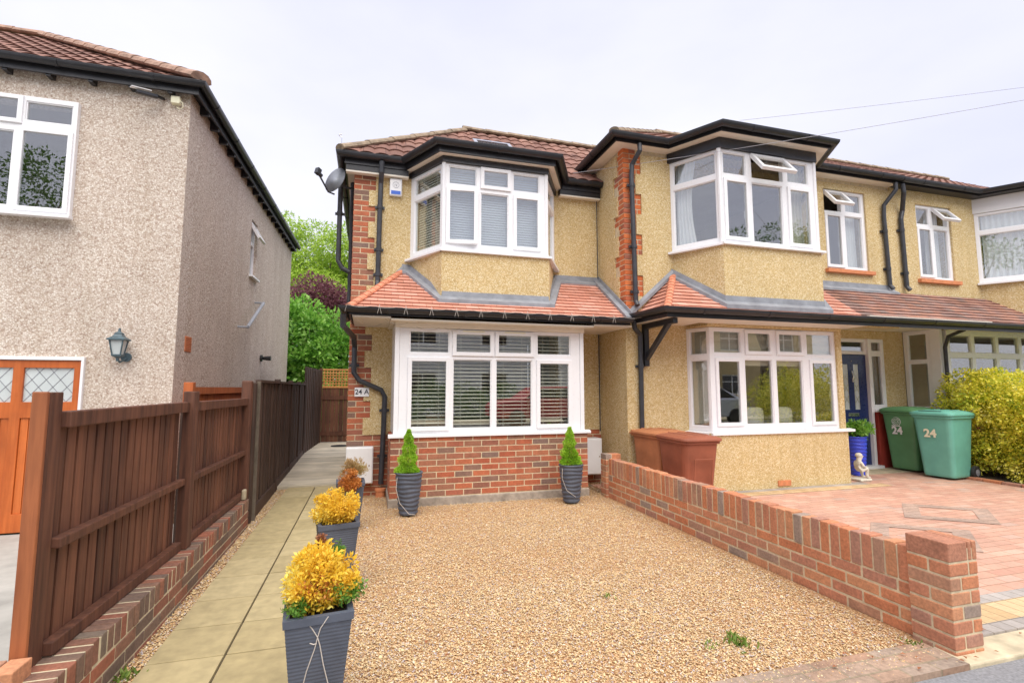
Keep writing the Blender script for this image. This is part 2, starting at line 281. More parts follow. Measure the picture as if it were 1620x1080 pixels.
# ================================================================== mesh helpers
class MB:
    def __init__(s): s.v = []; s.f = []; s.uv = []
    def face(s, pts, uvs=None):
        i = len(s.v); s.v += [tuple(p) for p in pts]; s.f.append(list(range(i, i + len(pts)))); s.uv.append(uvs)
    def add(s, verts, faces):
        i = len(s.v); s.v += [tuple(p) for p in verts]
        for f in faces: s.f.append([a + i for a in f]); s.uv.append(None)
    def obox(s, c, ax, ay, az):           # centre and three half-axis vectors
        c, ax, ay, az = map(Vector, (c, ax, ay, az))
        if ax.cross(ay).dot(az) < 0: ax = -ax
        V = [c + ax * i + ay * j + az * k for k in (-1, 1) for j in (-1, 1) for i in (-1, 1)]
        s.add(V, [(0, 2, 3, 1), (4, 5, 7, 6), (0, 1, 5, 4), (2, 6, 7, 3), (0, 4, 6, 2), (1, 3, 7, 5)])
    def box(s, x0, x1, y0, y1, z0, z1):
        s.obox(((x0 + x1) / 2, (y0 + y1) / 2, (z0 + z1) / 2), ((x1 - x0) / 2, 0, 0), (0, (y1 - y0) / 2, 0), (0, 0, (z1 - z0) / 2))
    def bar(s, a, b, w, h, up=(0, 0, 1)):
        a, b = Vector(a), Vector(b); d = b - a; L = d.length; d.normalize(); up = Vector(up)
        if abs(d.dot(up)) > .95: up = Vector((0, 1, 0))
        x = d.cross(up).normalized(); y = x.cross(d).normalized()
        s.obox((a + b) / 2, x * w / 2, d * L / 2, y * h / 2)
    def tube(s, pts, r, n=10, caps=True):
        P = [Vector(p) for p in pts]; rr = r if isinstance(r, (list, tuple)) else [r] * len(P)
        rings = []; prev = None
        for i, p in enumerate(P):
            d = ((P[min(i + 1, len(P) - 1)] - P[max(i - 1, 0)])).normalized()
            if prev is None:
                up = Vector((0, 0, 1)) if abs(d.z) < .9 else Vector((1, 0, 0)); x = d.cross(up).normalized()
            else:
                x = (prev - d * prev.dot(d)).normalized()
            prev = x; y = d.cross(x)
            rings.append([p + (x * math.cos(2 * math.pi * k / n) + y * math.sin(2 * math.pi * k / n)) * rr[i] for k in range(n)])
        V = [v for g in rings for v in g]; F = []
        for i in range(len(P) - 1):
            for k in range(n):
                a, b = i * n + k, i * n + (k + 1) % n; F.append((a, b, b + n, a + n))
        if caps: F.append(tuple(range(n - 1, -1, -1))); F.append(tuple(range((len(P) - 1) * n, len(P) * n)))
        s.add(V, F)
    def lathe(s, c, prof, n=24, squash=1):
        cx, cy, cz = c; V = []; F = []
        for r, z in prof:
            for k in range(n):
                a = 2 * math.pi * k / n; V.append((cx + r * math.cos(a), cy + r * math.sin(a) * squash, cz + z))
        for i in range(len(prof) - 1):
            for k in range(n):
                a, b = i * n + k, i * n + (k + 1) % n; F.append((a, b, b + n, a + n))
        F.append(tuple(range(n - 1, -1, -1))); F.append(tuple(range((len(prof) - 1) * n, len(prof) * n)))
        s.add(V, F)
    def loft(s, rings, cap=True):
        n = len(rings[0]); V = [p for r in rings for p in r]; F = []
        for i in range(len(rings) - 1):
            for k in range(n):
                a, b = i * n + k, i * n + (k + 1) % n; F.append((a, b, b + n, a + n))
        if cap: F.append(tuple(range(n - 1, -1, -1))); F.append(tuple(range((len(rings) - 1) * n, len(rings) * n)))
        s.add(V, F)
    def prism(s, poly, O, u, v, n, d):     # poly in (u,v) at O, extruded by d along n
        O, u, v, n = map(Vector, (O, u, v, n))
        A = [O + u * a + v * b for a, b in poly]; B = [p + n * d for p in A]
        if u.cross(v).dot(n) * d < 0: A, B = B, A
        m = len(poly); ar = sum(poly[i][0] * poly[(i + 1) % m][1] - poly[(i + 1) % m][0] * poly[i][1] for i in range(m))
        F = [tuple(range(m, 2 * m)), tuple(range(m - 1, -1, -1))] + [(i, (i + 1) % m, (i + 1) % m + m, i + m) for i in range(m)]
        if ar < 0: F = [tuple(reversed(f)) for f in F]
        s.add(A + B, F)
    def gridwall(s, xs, zs, solid, O, u, v, n, d):   # cells solid(i,j); front face at O, extruded back by -n*d
        O, u, v, n = map(Vector, (O, u, v, n)); nx, nz = len(xs), len(zs)
        P = lambda i, j, b: O + u * xs[i] + v * zs[j] - (n * d if b else Vector((0, 0, 0)))
        V = [P(i, j, b) for b in (0, 1) for j in range(nz) for i in range(nx)]
        I = lambda i, j, b: b * nx * nz + j * nx + i
        S = lambda i, j: 0 <= i < nx - 1 and 0 <= j < nz - 1 and solid(i, j)
        F = []; flip = u.cross(v).dot(n) < 0
        for j in range(nz - 1):
            for i in range(nx - 1):
                if not S(i, j): continue
                F.append((I(i, j, 0), I(i + 1, j, 0), I(i + 1, j + 1, 0), I(i, j + 1, 0)))
                F.append((I(i, j, 1), I(i, j + 1, 1), I(i + 1, j + 1, 1), I(i + 1, j, 1)))
                if not S(i - 1, j): F.append((I(i, j, 0), I(i, j + 1, 0), I(i, j + 1, 1), I(i, j, 1)))
                if not S(i + 1, j): F.append((I(i + 1, j, 0), I(i + 1, j, 1), I(i + 1, j + 1, 1), I(i + 1, j + 1, 0)))
                if not S(i, j - 1): F.append((I(i, j, 0), I(i, j, 1), I(i + 1, j, 1), I(i + 1, j, 0)))
                if not S(i, j + 1): F.append((I(i, j + 1, 0), I(i + 1, j + 1, 0), I(i + 1, j + 1, 1), I(i, j + 1, 1)))
        if flip: F = [tuple(reversed(f)) for f in F]
        s.add(V, F)
    def sweep(s, pts, prof, closed=False):  # prof: (out, up) polygon; out is to the right of travel
        P = [Vector(p) for p in pts]; rings = []
        for i, p in enumerate(P):
            ds = []
            if i > 0: ds.append((P[i] - P[i - 1]).normalized())
            if i < len(P) - 1: ds.append((P[i + 1] - P[i]).normalized())
            os_ = [Vector((d.y, -d.x, 0)).normalized() for d in ds]
            o = os_[0] if len(os_) == 1 else (os_[0] + os_[1]).normalized()
            k = 1 if len(os_) == 1 else 1 / max(.4, o.dot(os_[0]))
            rings.append([p + o * (a * k) + Vector((0, 0, b)) for a, b in prof])
        s.loft(rings)
    def build(s, name, mat, parent=None, smooth=False, bevel=0, loc=None):
        me = bpy.data.meshes.new(name); me.from_pydata(s.v, [], s.f); me.materials.append(M[mat] if isinstance(mat, str) else mat)
        uvl = me.uv_layers.new(name='UVMap'); k = 0
        data = np.zeros(len(me.loops) * 2, dtype=np.float32)
        for pi, p in enumerate(me.polygons):
            ex = s.uv[pi]
            if ex is None:
                n = p.normal
                if abs(n.z) > .85: fn = lambda c: (c.x, c.y)
                else:
                    t = Vector((-n.y, n.x, 0)).normalized(); b = n.cross(t).normalized()
                    fn = lambda c, t=t, b=b: (c.dot(t), c.dot(b))
                for li in p.loop_indices:
                    a = fn(me.vertices[me.loops[li].vertex_index].co); data[li * 2] = a[0]; data[li * 2 + 1] = a[1]
            else:
                for q, li in enumerate(p.loop_indices): data[li * 2], data[li * 2 + 1] = ex[q]
        uvl.data.foreach_set('uv', data)
        if smooth: me.polygons.foreach_set('use_smooth', [True] * len(me.polygons))
        o = bpy.data.objects.new(name, me); COL.objects.link(o)
        if loc: o.location = loc
        if parent: put(o, parent)
        if bevel:
            md = o.modifiers.new('bevel', 'BEVEL'); md.width = bevel; md.segments = 2; md.limit_method = 'ANGLE'; md.angle_limit = R(40)
        return o
def wloc(o):
    v = Vector(o.location)
    while o.parent: o = o.parent; v += Vector(o.location)
    return v
def put(o, parent):
    o.location = Vector(o.location) - wloc(parent); o.parent = parent
def tag(o, label=None, cat=None, group=None, kind=None):
    if label: o['label'] = label
    if cat: o['category'] = cat
    if group: o['group'] = group
    if kind: o['kind'] = kind
    return o
def thing(name, label, cat, loc=(0, 0, 0), group=None):
    o = bpy.data.objects.new(name, None); COL.objects.link(o); o.location = loc; o.empty_display_size = .2
    return tag(o, label, cat, group)
def one(mb, name, mat, label, cat, group=None, **kw): return tag(mb.build(name, mat, **kw), label, cat, group)
def struct(mb, name, mat, **kw): return tag(mb.build(name, mat, **kw), kind='structure')
X, Y, Z = Vector((1, 0, 0)), Vector((0, 1, 0)), Vector((0, 0, 1))

def text_mesh(txt, size, O, u, v, depth=.003, font_offset=.0):
    c = bpy.data.curves.new('t', 'FONT'); c.body = txt; c.size = size; c.align_x = 'CENTER'; c.align_y = 'CENTER'; c.extrude = depth / 2; c.offset = font_offset
    o = bpy.data.objects.new('t', c); COL.objects.link(o)
    dg = bpy.context.evaluated_depsgraph_get(); dg.update(); me = bpy.data.meshes.new_from_object(o.evaluated_get(dg))
    bpy.data.objects.remove(o); bpy.data.curves.remove(c)
    O, u, v = Vector(O), Vector(u).normalized(), Vector(v).normalized(); n = u.cross(v)
    mb = MB(); mb.add([O + u * a.co.x + v * a.co.y + n * a.co.z for a in me.vertices], [tuple(p.vertices) for p in me.polygons]); bpy.data.meshes.remove(me)
    return mb
def bricks(mb, O, u, n, L, courses, depth, bl=.225, bh=.075, gap=.012, start=0, jit=.0015, xr=None):
    """real bricks, O = lower front left, n = outward"""
    O, u, n = Vector(O), Vector(u), Vector(n)
    for j in range(courses):
        off = -bl / 2 * ((j + start) % 2); x = off
        lo, hi = (0, L) if xr is None else xr(j)
        while x < hi:
            a, b = max(x, lo), min(x + bl - gap, hi)
            if b - a > .02:
                jo = random.uniform(-jit, jit)
                mb.obox(O + u * (a + b) / 2 + Z * (j * bh + bh / 2) - n * (depth / 2 + jo), u * (b - a) / 2, n * depth / 2, Z * (bh - gap) / 2)
            x += bl
def smooth_obj(o, levels=1):
    md = o.modifiers.new('sub', 'SUBSURF'); md.levels = levels; md.render_levels = levels

# ================================================================== ground
g = MB(); g.face([(-300, -300, -.3), (300, -300, -.3), (300, 300, -.3), (-300, 300, -.3)]); struct(g, 'ground', 'earth')
g = MB(); g.box(-40, 60, -6.5, 1.925, -.2, -.035); struct(g, 'road', 'asphalt')
g = MB(); g.box(-40, 60, -8.6, -6.5, -.2, .06); struct(g, 'far_pavement', 'kerb')
g = MB()
g.box(-1.75, -.36, 1.925, 2.1, -.2, -.012); g.box(3.0, 40, 1.925, 2.112, -.2, -.01); g.box(-.36, .9, 1.925, 2.02, -.2, -.014); struct(g, 'kerb', 'kerb', bevel=.01)
g = MB(); g.box(.9, 2.998, 1.927, 2.16, -.2, -.006); struct(g, 'threshold_strip', 'pave_old')
g = MB(); g.box(-1.45, 3.05, 2.0, 7.72, -.25, -.02); struct(g, 'gravel_bed', 'gravel')
# path slabs
g = MB(); g.box(-1.06, -.28, 2.0, 7.71, -.1, -.012); struct(g, 'path_base', 'joint')
g = MB(); y = 2.24 - .4 * 1
ys = [1.98, 2.27, 2.66, 3.06, 3.44, 3.84, 4.26, 4.66, 5.06, 5.46, 5.86, 6.26, 6.66, 7.06, 7.42, 7.71]
for a, b in zip(ys[:-1], ys[1:]):
    for x0, x1 in ((-1.05, -.694), (-.682, -.30)):
        g.box(x0, x1, a + .005, b - .005, -.06, .006 + random.uniform(-.001, .001))
struct(g, 'path', 'slab', bevel=.003)
g = MB(); y = 7.72
while y < 13.6:
    g.box(-1.62, -.27, y, y + .134, -.05, .03 + random.uniform(-.002, .002)); y += .144
g.box(-1.62, -.2, 7.70, 7.719, -.1, .026); struct(g, 'alley_boards', 'deck', bevel=.003)
g = MB(); g.box(-1.6, 9.9, 13.6, 60, -.2, 0.0); struct(g, 'back_garden', 'earth')
g = MB(); g.box(-12, -1.75, 1.925, 7.0, -.28, -.22); struct(g, 'neighbour_drive', 'drive')
# right driveway
g = MB(); g.box(3.16, 8.93, 2.5, 6.8, -.2, -.004); g.box(8.93, 9.2, 6.06, 6.8, -.2, -.004); g.box(8.93, 9.0, 2.5, 4.0, -.2, -.004); struct(g, 'driveway', 'paving')
g = MB(); g.box(3.16, 9.3, 2.112, 2.205, -.2, -.003); g.box(3.16, 9.3, 2.405, 2.5, -.2, -.003)
g.box(4.3, 7.1, 5.68, 5.85, -.05, .001); struct(g, 'driveway_border_grey', 'pave_grey')
g = MB(); g.box(3.16, 9.3, 2.205, 2.405, -.2, -.003); g.box(4.3, 7.3, 5.5, 5.68, -.05, .001); struct(g, 'driveway_border_buff', 'pave_buff')
g = MB()
for cx, cy, a in ((5.1, 3.6, .5), (6.3, 4.15, .5)):
    for k in ((0, 0), (.0, .0)):
        pass
    for s0, s1 in ((1, .72),):
        P = [(cx - a * 1.3, cy), (cx, cy - a), (cx + a * 1.3, cy), (cx, cy + a)]
        Q = [(cx + (p[0] - cx) * .62, cy + (p[1] - cy) * .62) for p in P]
        for i in range(4):
            j = (i + 1) % 4
            g.face([(*P[i], .001), (*P[j], .001), (*Q[j], .001), (*Q[i], .001)])
struct(g, 'driveway_diamonds', 'pave_dull')
g = MB()
for k in range(9): g.box(8.94, 9.035, 4.0 + k * .23, 4.0 + k * .23 + .215, -.1, .035 + random.uniform(-.004, .004))
one(g, 'brick_edging', 'brick_low', 'low row of worn bricks edging the soil under the variegated hedge', 'edging', bevel=.006)
g = MB(); g.box(9.04, 14, 2.5, 6.15, -.2, .02); struct(g, 'hedge_bed', 'soil')

# scattered gravel stones
def pebbles(name, rects, hole, n, smin, smax, mat='pebble', zb=-.018, label=None):
    P = []
    tot = sum((r[1] - r[0]) * (r[3] - r[2]) * r[4] for r in rects)
    for r in rects:
        k = int(n * (r[1] - r[0]) * (r[3] - r[2]) * r[4] / tot)
        P.append(np.stack([RNG.uniform(r[0], r[1], k), RNG.uniform(r[2], r[3], k)], 1))
    P = np.concatenate(P); P = P[~hole(P[:, 0], P[:, 1])]; den = np.sin(P[:, 0] * 2.1 + 1.3 * np.sin(P[:, 1] * 1.7)) * np.sin(P[:, 1] * 1.9 + P[:, 0]); P = P[RNG.random(len(P)) < .8 + .25 * den]; n = len(P)
    s = RNG.uniform(smin, smax, n) * np.where(RNG.random(n) < .03, 1.7, 1); sx = s * RNG.uniform(.8, 1.5, n); sy = s * RNG.uniform(.6, 1.1, n); sz = s * RNG.uniform(.35, .6, n)
    a = RNG.uniform(0, 6.28, n); z = zb + RNG.uniform(0, .012, n)
    base = np.array([[1, 0, 0], [.3, .95, 0], [-.8, .6, 0], [-.9, -.5, 0], [.2, -1, 0], [.1, 0, 1], [0, 0, -1]], float)
    B = base[None] + RNG.uniform(-.15, .15, (n, 7, 3))
    L = B * np.stack([sx, sy, sz], 1)[:, None]
    tl = RNG.uniform(-.5, .5, n)[:, None]
    x_ = L[..., 0]; y_ = L[..., 1]; z_ = L[..., 2] + x_ * tl
    ca, sa = np.cos(a)[:, None], np.sin(a)[:, None]
    V = np.stack([x_ * ca - y_ * sa + P[:, :1], x_ * sa + y_ * ca + P[:, 1:], z_ + z[:, None]], 2).reshape(-1, 3)
    F = np.array([(i, (i + 1) % 5, 5) for i in range(5)]); F = (F[None] + (np.arange(n) * 7)[:, None, None]).reshape(-1, 3)
    return fast_mesh(name, V, F, mat)
def fast_mesh(name, V, F, mat, parent=None):
    me = bpy.data.meshes.new(name); k = F.shape[1]
    me.vertices.add(len(V)); me.vertices.foreach_set('co', V.astype(np.float32).ravel())
    me.loops.add(F.size); me.loops.foreach_set('vertex_index', F.astype(np.int32).ravel())
    me.polygons.add(len(F)); me.polygons.foreach_set('loop_start', (np.arange(len(F)) * k).astype(np.int32)); me.polygons.foreach_set('loop_total', np.full(len(F), k, np.int32))
    me.update(calc_edges=True); me.validate(); me.materials.append(M[mat])
    o = bpy.data.objects.new(name, me); COL.objects.link(o)
    if parent: put(o, parent)
    return o
hole = lambda x, y: ((x > .24) & (x < 2.87) & (y > 6.17)) | ((x > 2.985) & (y < 6.1)) | ((x < .0) & (y > 6.95)) | (y > 7.0) & (x > -.3)
o = pebbles('gravel', [(-.29, 3.4, 2.03, 3.6, 2.2), (-.29, 3.4, 3.6, 7.0, 1.25), (.5, 3.0, 1.96, 2.16, .5), (-.36, -.29, 2.0, 7.0, .5)], hole, 240000, .0028, .0056)
tag(o, 'loose golden and brown gravel covering the front parking space', 'gravel', kind='stuff')
o = pebbles('gravel', [(-1.16, -1.055, 2.0, 5.7, 1), (-1.24, -1.055, 5.7, 7.7, 1)], lambda x, y: x > 5, 14000, .0035, .007)
tag(o, 'narrow strip of gravel between the slab path and the low brick wall', 'gravel', kind='stuff')

# ================================================================== foliage
def leaves(name, mat, P, D, size, aspect=.5, parent=None, fold=.35, sizevar=.4):
    n = len(P); D = D / np.maximum(1e-6, np.linalg.norm(D, axis=1, keepdims=True))
    r = RNG.normal(size=(n, 3)); S = np.cross(D, r); S /= np.maximum(1e-6, np.linalg.norm(S, axis=1, keepdims=True)); U = np.cross(S, D)
    s = (size * RNG.uniform(1 - sizevar, 1 + sizevar, n))[:, None]
    a = P; b = P + D * s * .5 + S * s * aspect * .5 + U * s * fold * .2; c = P + D * s - U * s * fold * .3; d = P + D * s * .5 - S * s * aspect * .5 + U * s * fold * .2
    V = np.stack([a, b, c, d], 1).reshape(-1, 3); F = np.arange(4 * n).reshape(-1, 4)
    return fast_mesh(name, V, F, mat, parent)
def blob_points(blobs, n, shell=.55):
    w = np.array([b[3] * b[4] * b[5] for b in blobs]) ** (2 / 3); w /= w.sum(); Ps = []; Ds = []
    for b, k in zip(blobs, (w * n).astype(int)):
        d = RNG.normal(size=(k, 3)); d /= np.linalg.norm(d, axis=1, keepdims=True)
        r = 1 - RNG.random(k) ** 1.3 * shell
        Ps.append(d * r[:, None] * np.array(b[3:6]) + np.array(b[:3])); Ds.append(d + RNG.normal(scale=.6, size=(k, 3)))
    return np.concatenate(Ps), np.concatenate(Ds)
def sub_blobs(c, rad, n, size, seed=None, flat=1):
    out = []
    for i in range(n):
        d = RNG.normal(size=3); d /= np.linalg.norm(d); r = RNG.uniform(.45, .95)
        s = size * RNG.uniform(.7, 1.35)
        out.append((c[0] + d[0] * rad[0] * r, c[1] + d[1] * rad[1] * r, c[2] + d[2] * rad[2] * r, s, s, s * flat))
    return out
def tree(name, label, cat, loc, H, crown_c, rad, mat, nb, bs, n, leaf, trunk_r=.15, group=None, droop=0, flat=.8, asp=.5):
    t = thing(name, label, cat, loc, group)
    mb = MB(); x, y, z = loc; top = crown_c[2]
    mb.tube([(x, y, z), (x + .05, y, z + (top - z) * .4), (x - .05, y + .05, z + (top - z) * .8), (x, y, top)], [trunk_r, trunk_r * .85, trunk_r * .6, trunk_r * .3], 8)
    mb.build('trunk', 'bark', t, smooth=True)
    blobs = sub_blobs(crown_c, rad, nb, bs, flat=flat)
    mb = MB()
    for b in blobs[::2]:
        q = Vector(b[:3]); s0 = Vector((x, y, z + (top - z) * random.uniform(.35, .8)))
        mb.tube([s0, (s0 + q) / 2 + Vector((0, 0, .1)), q], [trunk_r * .35, trunk_r * .22, trunk_r * .08], 5)
    mb.build('limb', 'bark', t, smooth=True)
    P, D = blob_points(blobs, n)
    if droop: D[:, 2] -= droop
    leaves('crown', mat, P, D, leaf, asp, t)
    return t

# ================================================================== windows
def ring_frame(mb, a0, a1, b0, b1, wd, O, u, n, dep, out_):
    xs = [a0, a0 + wd, a1 - wd, a1]; zs = [b0, b0 + wd, b1 - wd, b1]
    mb.gridwall(xs, zs, lambda i, j: not (i == 1 and j == 1), Vector(O) + Vector(n) * out_, u, Z, n, dep)
def window(root, O, u, n, a0, a1, b0, b1, cells, sill=None, mat='upvc', glass='glass', handle=True, sillout=.09):
    """cells: (a0,a1,b0,b1,kind) glass openings; kind f fixed, s sash, t top hung open, c side hung ajar"""
    O, u, n = Vector(O), Vector(u).normalized(), Vector(n).normalized()
    ea = sorted(set([a0, a1] + [c[0] for c in cells] + [c[1] for c in cells])); eb = sorted(set([b0, b1] + [c[2] for c in cells] + [c[3] for c in cells]))
    exp = []
    for c in cells:
        e = .03 if c[4] != 'f' else 0
        exp.append((c[0] - e, c[1] + e, c[2] - e, c[3] + e, c[4]))
    ea = sorted(set([a0, a1] + [round(c[i], 4) for c in exp for i in (0, 1)])); eb = sorted(set([b0, b1] + [round(c[i], 4) for c in exp for i in (2, 3)]))
    def solid(i, j):
        x = (ea[i] + ea[i + 1]) / 2; z = (eb[j] + eb[j + 1]) / 2
        return not any(c[0] < x < c[1] and c[2] < z < c[3] for c in exp)
    mb = MB(); mb.gridwall(ea, eb, solid, O, u, Z, n, .07)
    W = mb.build('window', mat, root, bevel=.004)
    for c in cells:
        q0, q1, r0, r1, k = c; mb = MB(); pb = MB(); oo = O; ang = 0; wd = .05
        if k == 'f':
            rb = MB(); ring_frame(rb, q0 - .001, q1 + .001, r0 - .001, r1 + .001, .012, O, u, n, .03, -.012); rb.build('glazing_bead', mat, W)
            pb.obox(O + u * (q0 + q1) / 2 + Z * (r0 + r1) / 2 - n * .03, u * (q1 - q0) / 2, Z * (r1 - r0) / 2, n * .002); pb.build('pane', glass, W)
            continue
        A0, A1, B0, B1 = q0 - wd, q1 + wd, r0 - wd, r1 + wd
        xs = [A0, q0, q1, A1]; zs = [B0, r0, r1, B1]
        mb.gridwall(xs, zs, lambda i, j: not (i == 1 and j == 1), O + n * .022, u, Z, n, .05)
        pb.obox(O + u * (q0 + q1) / 2 + Z * (r0 + r1) / 2 - n * .0, u * (q1 - q0) / 2, Z * (r1 - r0) / 2, n * .002)
        if k in ('t', 'T', 'c'):
            if k == 'c': piv = O + u * A0 + n * .02; rot = Matrix.Rotation(R(-7) if u.cross(n).z > 0 else R(-7), 4, Z)
            else:
                piv = O + Z * B1 + n * .02; rot = Matrix.Rotation(R(38 if k == 't' else 30), 4, u)
                if (rot @ (-Z)).dot(n) < 0: rot = rot.inverted()
            for m_ in (mb, pb): m_.v = [tuple(rot @ (Vector(p) - piv) + piv) for p in m_.v]
        mb.build('sash', mat, W, bevel=.004); pb.build('pane', glass, W)
        if handle and k == 's':
            hb = MB(); hx = q1 + .02 if k == 's' else q0; hz = r0 + (r1 - r0) * .45
            hb.obox(O + u * hx + n * .0 - n * .05 + Z * hz, u * .008, Z * .05, n * .012); hb.build('handle', mat, W)
    if sill:
        sb = MB(); e0, e1, sz = sill
        sb.prism([(0, 0), (sillout, -.012), (sillout, -.045), (.0, -.045)], O + u * e0 + Z * sz, n, Z, u, (e1 - e0)); sb.build('sill', mat, W, bevel=.003)
    return W
def blind(O, u, n, a0, a1, b0, b1, label, mat='blind', pitch=.042, back=.11, ang=25, group='venetian blinds'):
    O, u, n = Vector(O), Vector(u).normalized(), Vector(n).normalized(); mb = MB(); z = b1 - .03
    t = n * math.cos(R(ang)) * .019 + Z * math.sin(R(ang)) * .019; t2 = u.cross(t).normalized() * .0009
    while z > b0:
        mb.obox(O + u * (a0 + a1) / 2 + Z * z - n * back, u * (a1 - a0) / 2, t, t2); z -= pitch
    o = one(mb, 'venetian_blind', mat, label, 'blind', group)
    hb = MB(); hb.obox(O + u * (a0 + a1) / 2 + Z * (b1 - .012) - n * back, u * (a1 - a0) / 2, n * .02, Z * .012); hb.build('headrail', mat, o)
    for f in (.25, .75):
        cb = MB(); cb.obox(O + u * (a0 + (a1 - a0) * f) + Z * (b0 + b1) / 2 - n * (back - .021), u * .0025, Z * (b1 - b0) / 2, n * .001); cb.build('cord', mat, o)
def curtain(O, u, n, a0, a1, b0, b1, label, mat='curtain', waves=6, amp=.02, back=.16, taper=0, group='curtains'):
    O, u, n = Vector(O), Vector(u).normalized(), Vector(n).normalized(); mb = MB(); K = waves * 8; rows = 8; V = []; F = []
    for side in (0, 1):
        for j in range(rows + 1):
            f = j / rows
            for i in range(K + 1):
                g_ = i / K; x = a0 + (a1 - a0) * g_ * (1 - taper * math.sin(f * math.pi) * .5)
                V.append(O + u * x + Z * (b1 + (b0 - b1) * f) - n * (back + side * .004 + amp * math.sin(g_ * waves * 6.283 + .6 * math.sin(f * 3)) * (.6 + .4 * f)))
    m_ = (rows + 1) * (K + 1)
    for j in range(rows):
        for i in range(K):
            a = j * (K + 1) + i; F.append((a, a + 1, a + K + 2, a + K + 1)); F.append((a + m_, a + K + 1 + m_, a + K + 2 + m_, a + 1 + m_))
    mb.add(V, F); return one(mb, 'curtain', mat, label, 'curtain', group, smooth=True)

# ================================================================== roofs, gutters
def roof(mb, O, u, s, L, w0, w1, gauge, amp=0, wl=.3, step=.018, seg=None):
    """sloped tile field. O eave origin, u along the eave, s unit up-slope; w0,w1 = (lo,hi) at eave / at top"""
    O, u, s = Vector(O), Vector(u).normalized(), Vector(s).normalized(); nrm = u.cross(s).normalized()
    if nrm.z < 0: nrm = -nrm
    rows = max(1, int(round(L / gauge))); du = (wl / 8) if amp else 1e9
    for r in range(rows):
        v0, v1 = r * gauge, min((r + 1) * gauge, L)
        lo0 = w0[0] + (w1[0] - w0[0]) * v0 / L; lo1 = w0[0] + (w1[0] - w0[0]) * v1 / L
        hi0 = w0[1] + (w1[1] - w0[1]) * v0 / L; hi1 = w0[1] + (w1[1] - w0[1]) * v1 / L
        gl, gh = min(lo0, lo1), max(hi0, hi1)
        if amp:
            k0 = math.floor(gl / du); cols = [k * du for k in range(k0, int(math.ceil(gh / du)) + 1)]
        else: cols = [gl, gh]
        if hi0 - lo0 < .01: continue
        def pt(c, v, lo, hi, up):
            c = min(max(c, lo), hi); h = up
            if amp: h += amp * (abs(math.sin(math.pi * c / wl)) ** .8)
            return (O + u * c + s * v + nrm * h, (c, v))
        for a, b in zip(cols[:-1], cols[1:]):
            if b <= min(lo0, lo1) - du * 0 and False: continue
            A, B = pt(a, v0, lo0, hi0, step), pt(b, v0, lo0, hi0, step); C_, D_ = pt(b, v1 + gauge * .02, lo1, max(lo1, hi1), step * .15), pt(a, v1 + gauge * .02, lo1, max(lo1, hi1), step * .15)
            if (A[0] - B[0]).length < 1e-5 and (C_[0] - D_[0]).length < 1e-5: continue
            mb.face([A[0], B[0], C_[0], D_[0]], [A[1], B[1], C_[1], D_[1]])
            E_, F_ = A[0] - nrm * step * .95, B[0] - nrm * step * .95
            if (A[0] - B[0]).length > 1e-5: mb.face([E_, F_, B[0], A[0]], [(a, v0 + .002), (b, v0 + .002), (b, v0 + .004), (a, v0 + .004)])
def gutter_prof(r=.055):
    return [(-.0, 0)] + [(r + r * math.cos(a), r * -abs(math.sin(a)) * 1.15) for a in [math.pi - math.pi * k / 8 for k in range(9)]][0:] + [(2 * r, .006), (2 * r - .008, .006), (2 * r - .008, -.012), (.008, -.012)]
def gutter(root, pts, r=.055, joints=.9, mat='black'):
    mb = MB(); mb.sweep(pts, gutter_prof(r)); P = [Vector(p) for p in pts]
    for a, b in zip(P[:-1], P[1:]):
        L = (b - a).length; k = int(L / joints)
        for i in range(1, k + 1):
            c = a + (b - a) * (i - .5) / max(k, 1); d = (b - a).normalized() * .02
            mb.sweep([c - d, c + d], [(x * 1.0 + (.004 if x > r else -.001), y * 1.06 - .003) for x, y in gutter_prof(r)])
    return mb.build('gutter', mat, root)
def hip_tiles(mb, a, b, r=.09, seg=.3):
    a, b = Vector(a), Vector(b); L = (b - a).length; d = (b - a).normalized(); k = max(1, int(L / seg))
    side = d.cross(Z).normalized(); up = side.cross(d).normalized()
    for i in range(k):
        p0, p1 = a + d * (L * i / k - .01), a + d * (L * (i + 1) / k + .01)
        prof = [(math.cos(t) * r, math.sin(t) * r * .75) for t in [math.pi * q / 6 for q in range(7)]] + [(-r * .8, -.02), (r * .8, -.02)]
        r0 = [p0 + side * x + up * (y + .007) for x, y in prof]; r1 = [p1 + side * x * .94 + up * y * .94 for x, y in prof]
        mb.loft([r0, r1])

# ================================================================== HOUSE 24A (middle of the photo)
def eaves(root, path, ztop, soffit_z, out_, bay=None, boardz=None, soff='cream', g=True):
    mb = MB(); mb.sweep(path, [(out_ - .022, soffit_z - path[0][2]), (out_, soffit_z - path[0][2]), (out_, ztop - path[0][2] - .01), (out_ - .022, ztop - path[0][2] - .01)]); mb.build('fascia', 'black', root)
    mb = MB(); mb.sweep(path, [(-.05, soffit_z - path[0][2] + .004), (out_ - .023, soffit_z - path[0][2] + .004), (out_ - .023, soffit_z - path[0][2] + .016), (-.05, soffit_z - path[0][2] + .016)]); mb.build('soffit', soff, root)
    if g: gutter(root, [(p[0] + 0, p[1], ztop) for p in offs(path, out_ + .002)])
def offs(path, d):
    P = [Vector(p) for p in path]; res = []
    for i in range(len(P)):
        ds = []
        if i: ds.append((P[i] - P[i - 1]).normalized())
        if i < len(P) - 1: ds.append((P[i + 1] - P[i]).normalized())
        o = [Vector((q.y, -q.x, 0)) for q in ds]; m_ = o[0] if len(o) == 1 else (o[0] + o[1]).normalized(); k = 1 if len(o) == 1 else 1 / m_.dot(o[0])
        res.append(P[i] + m_ * d * k)
    return [tuple(p) for p in res]
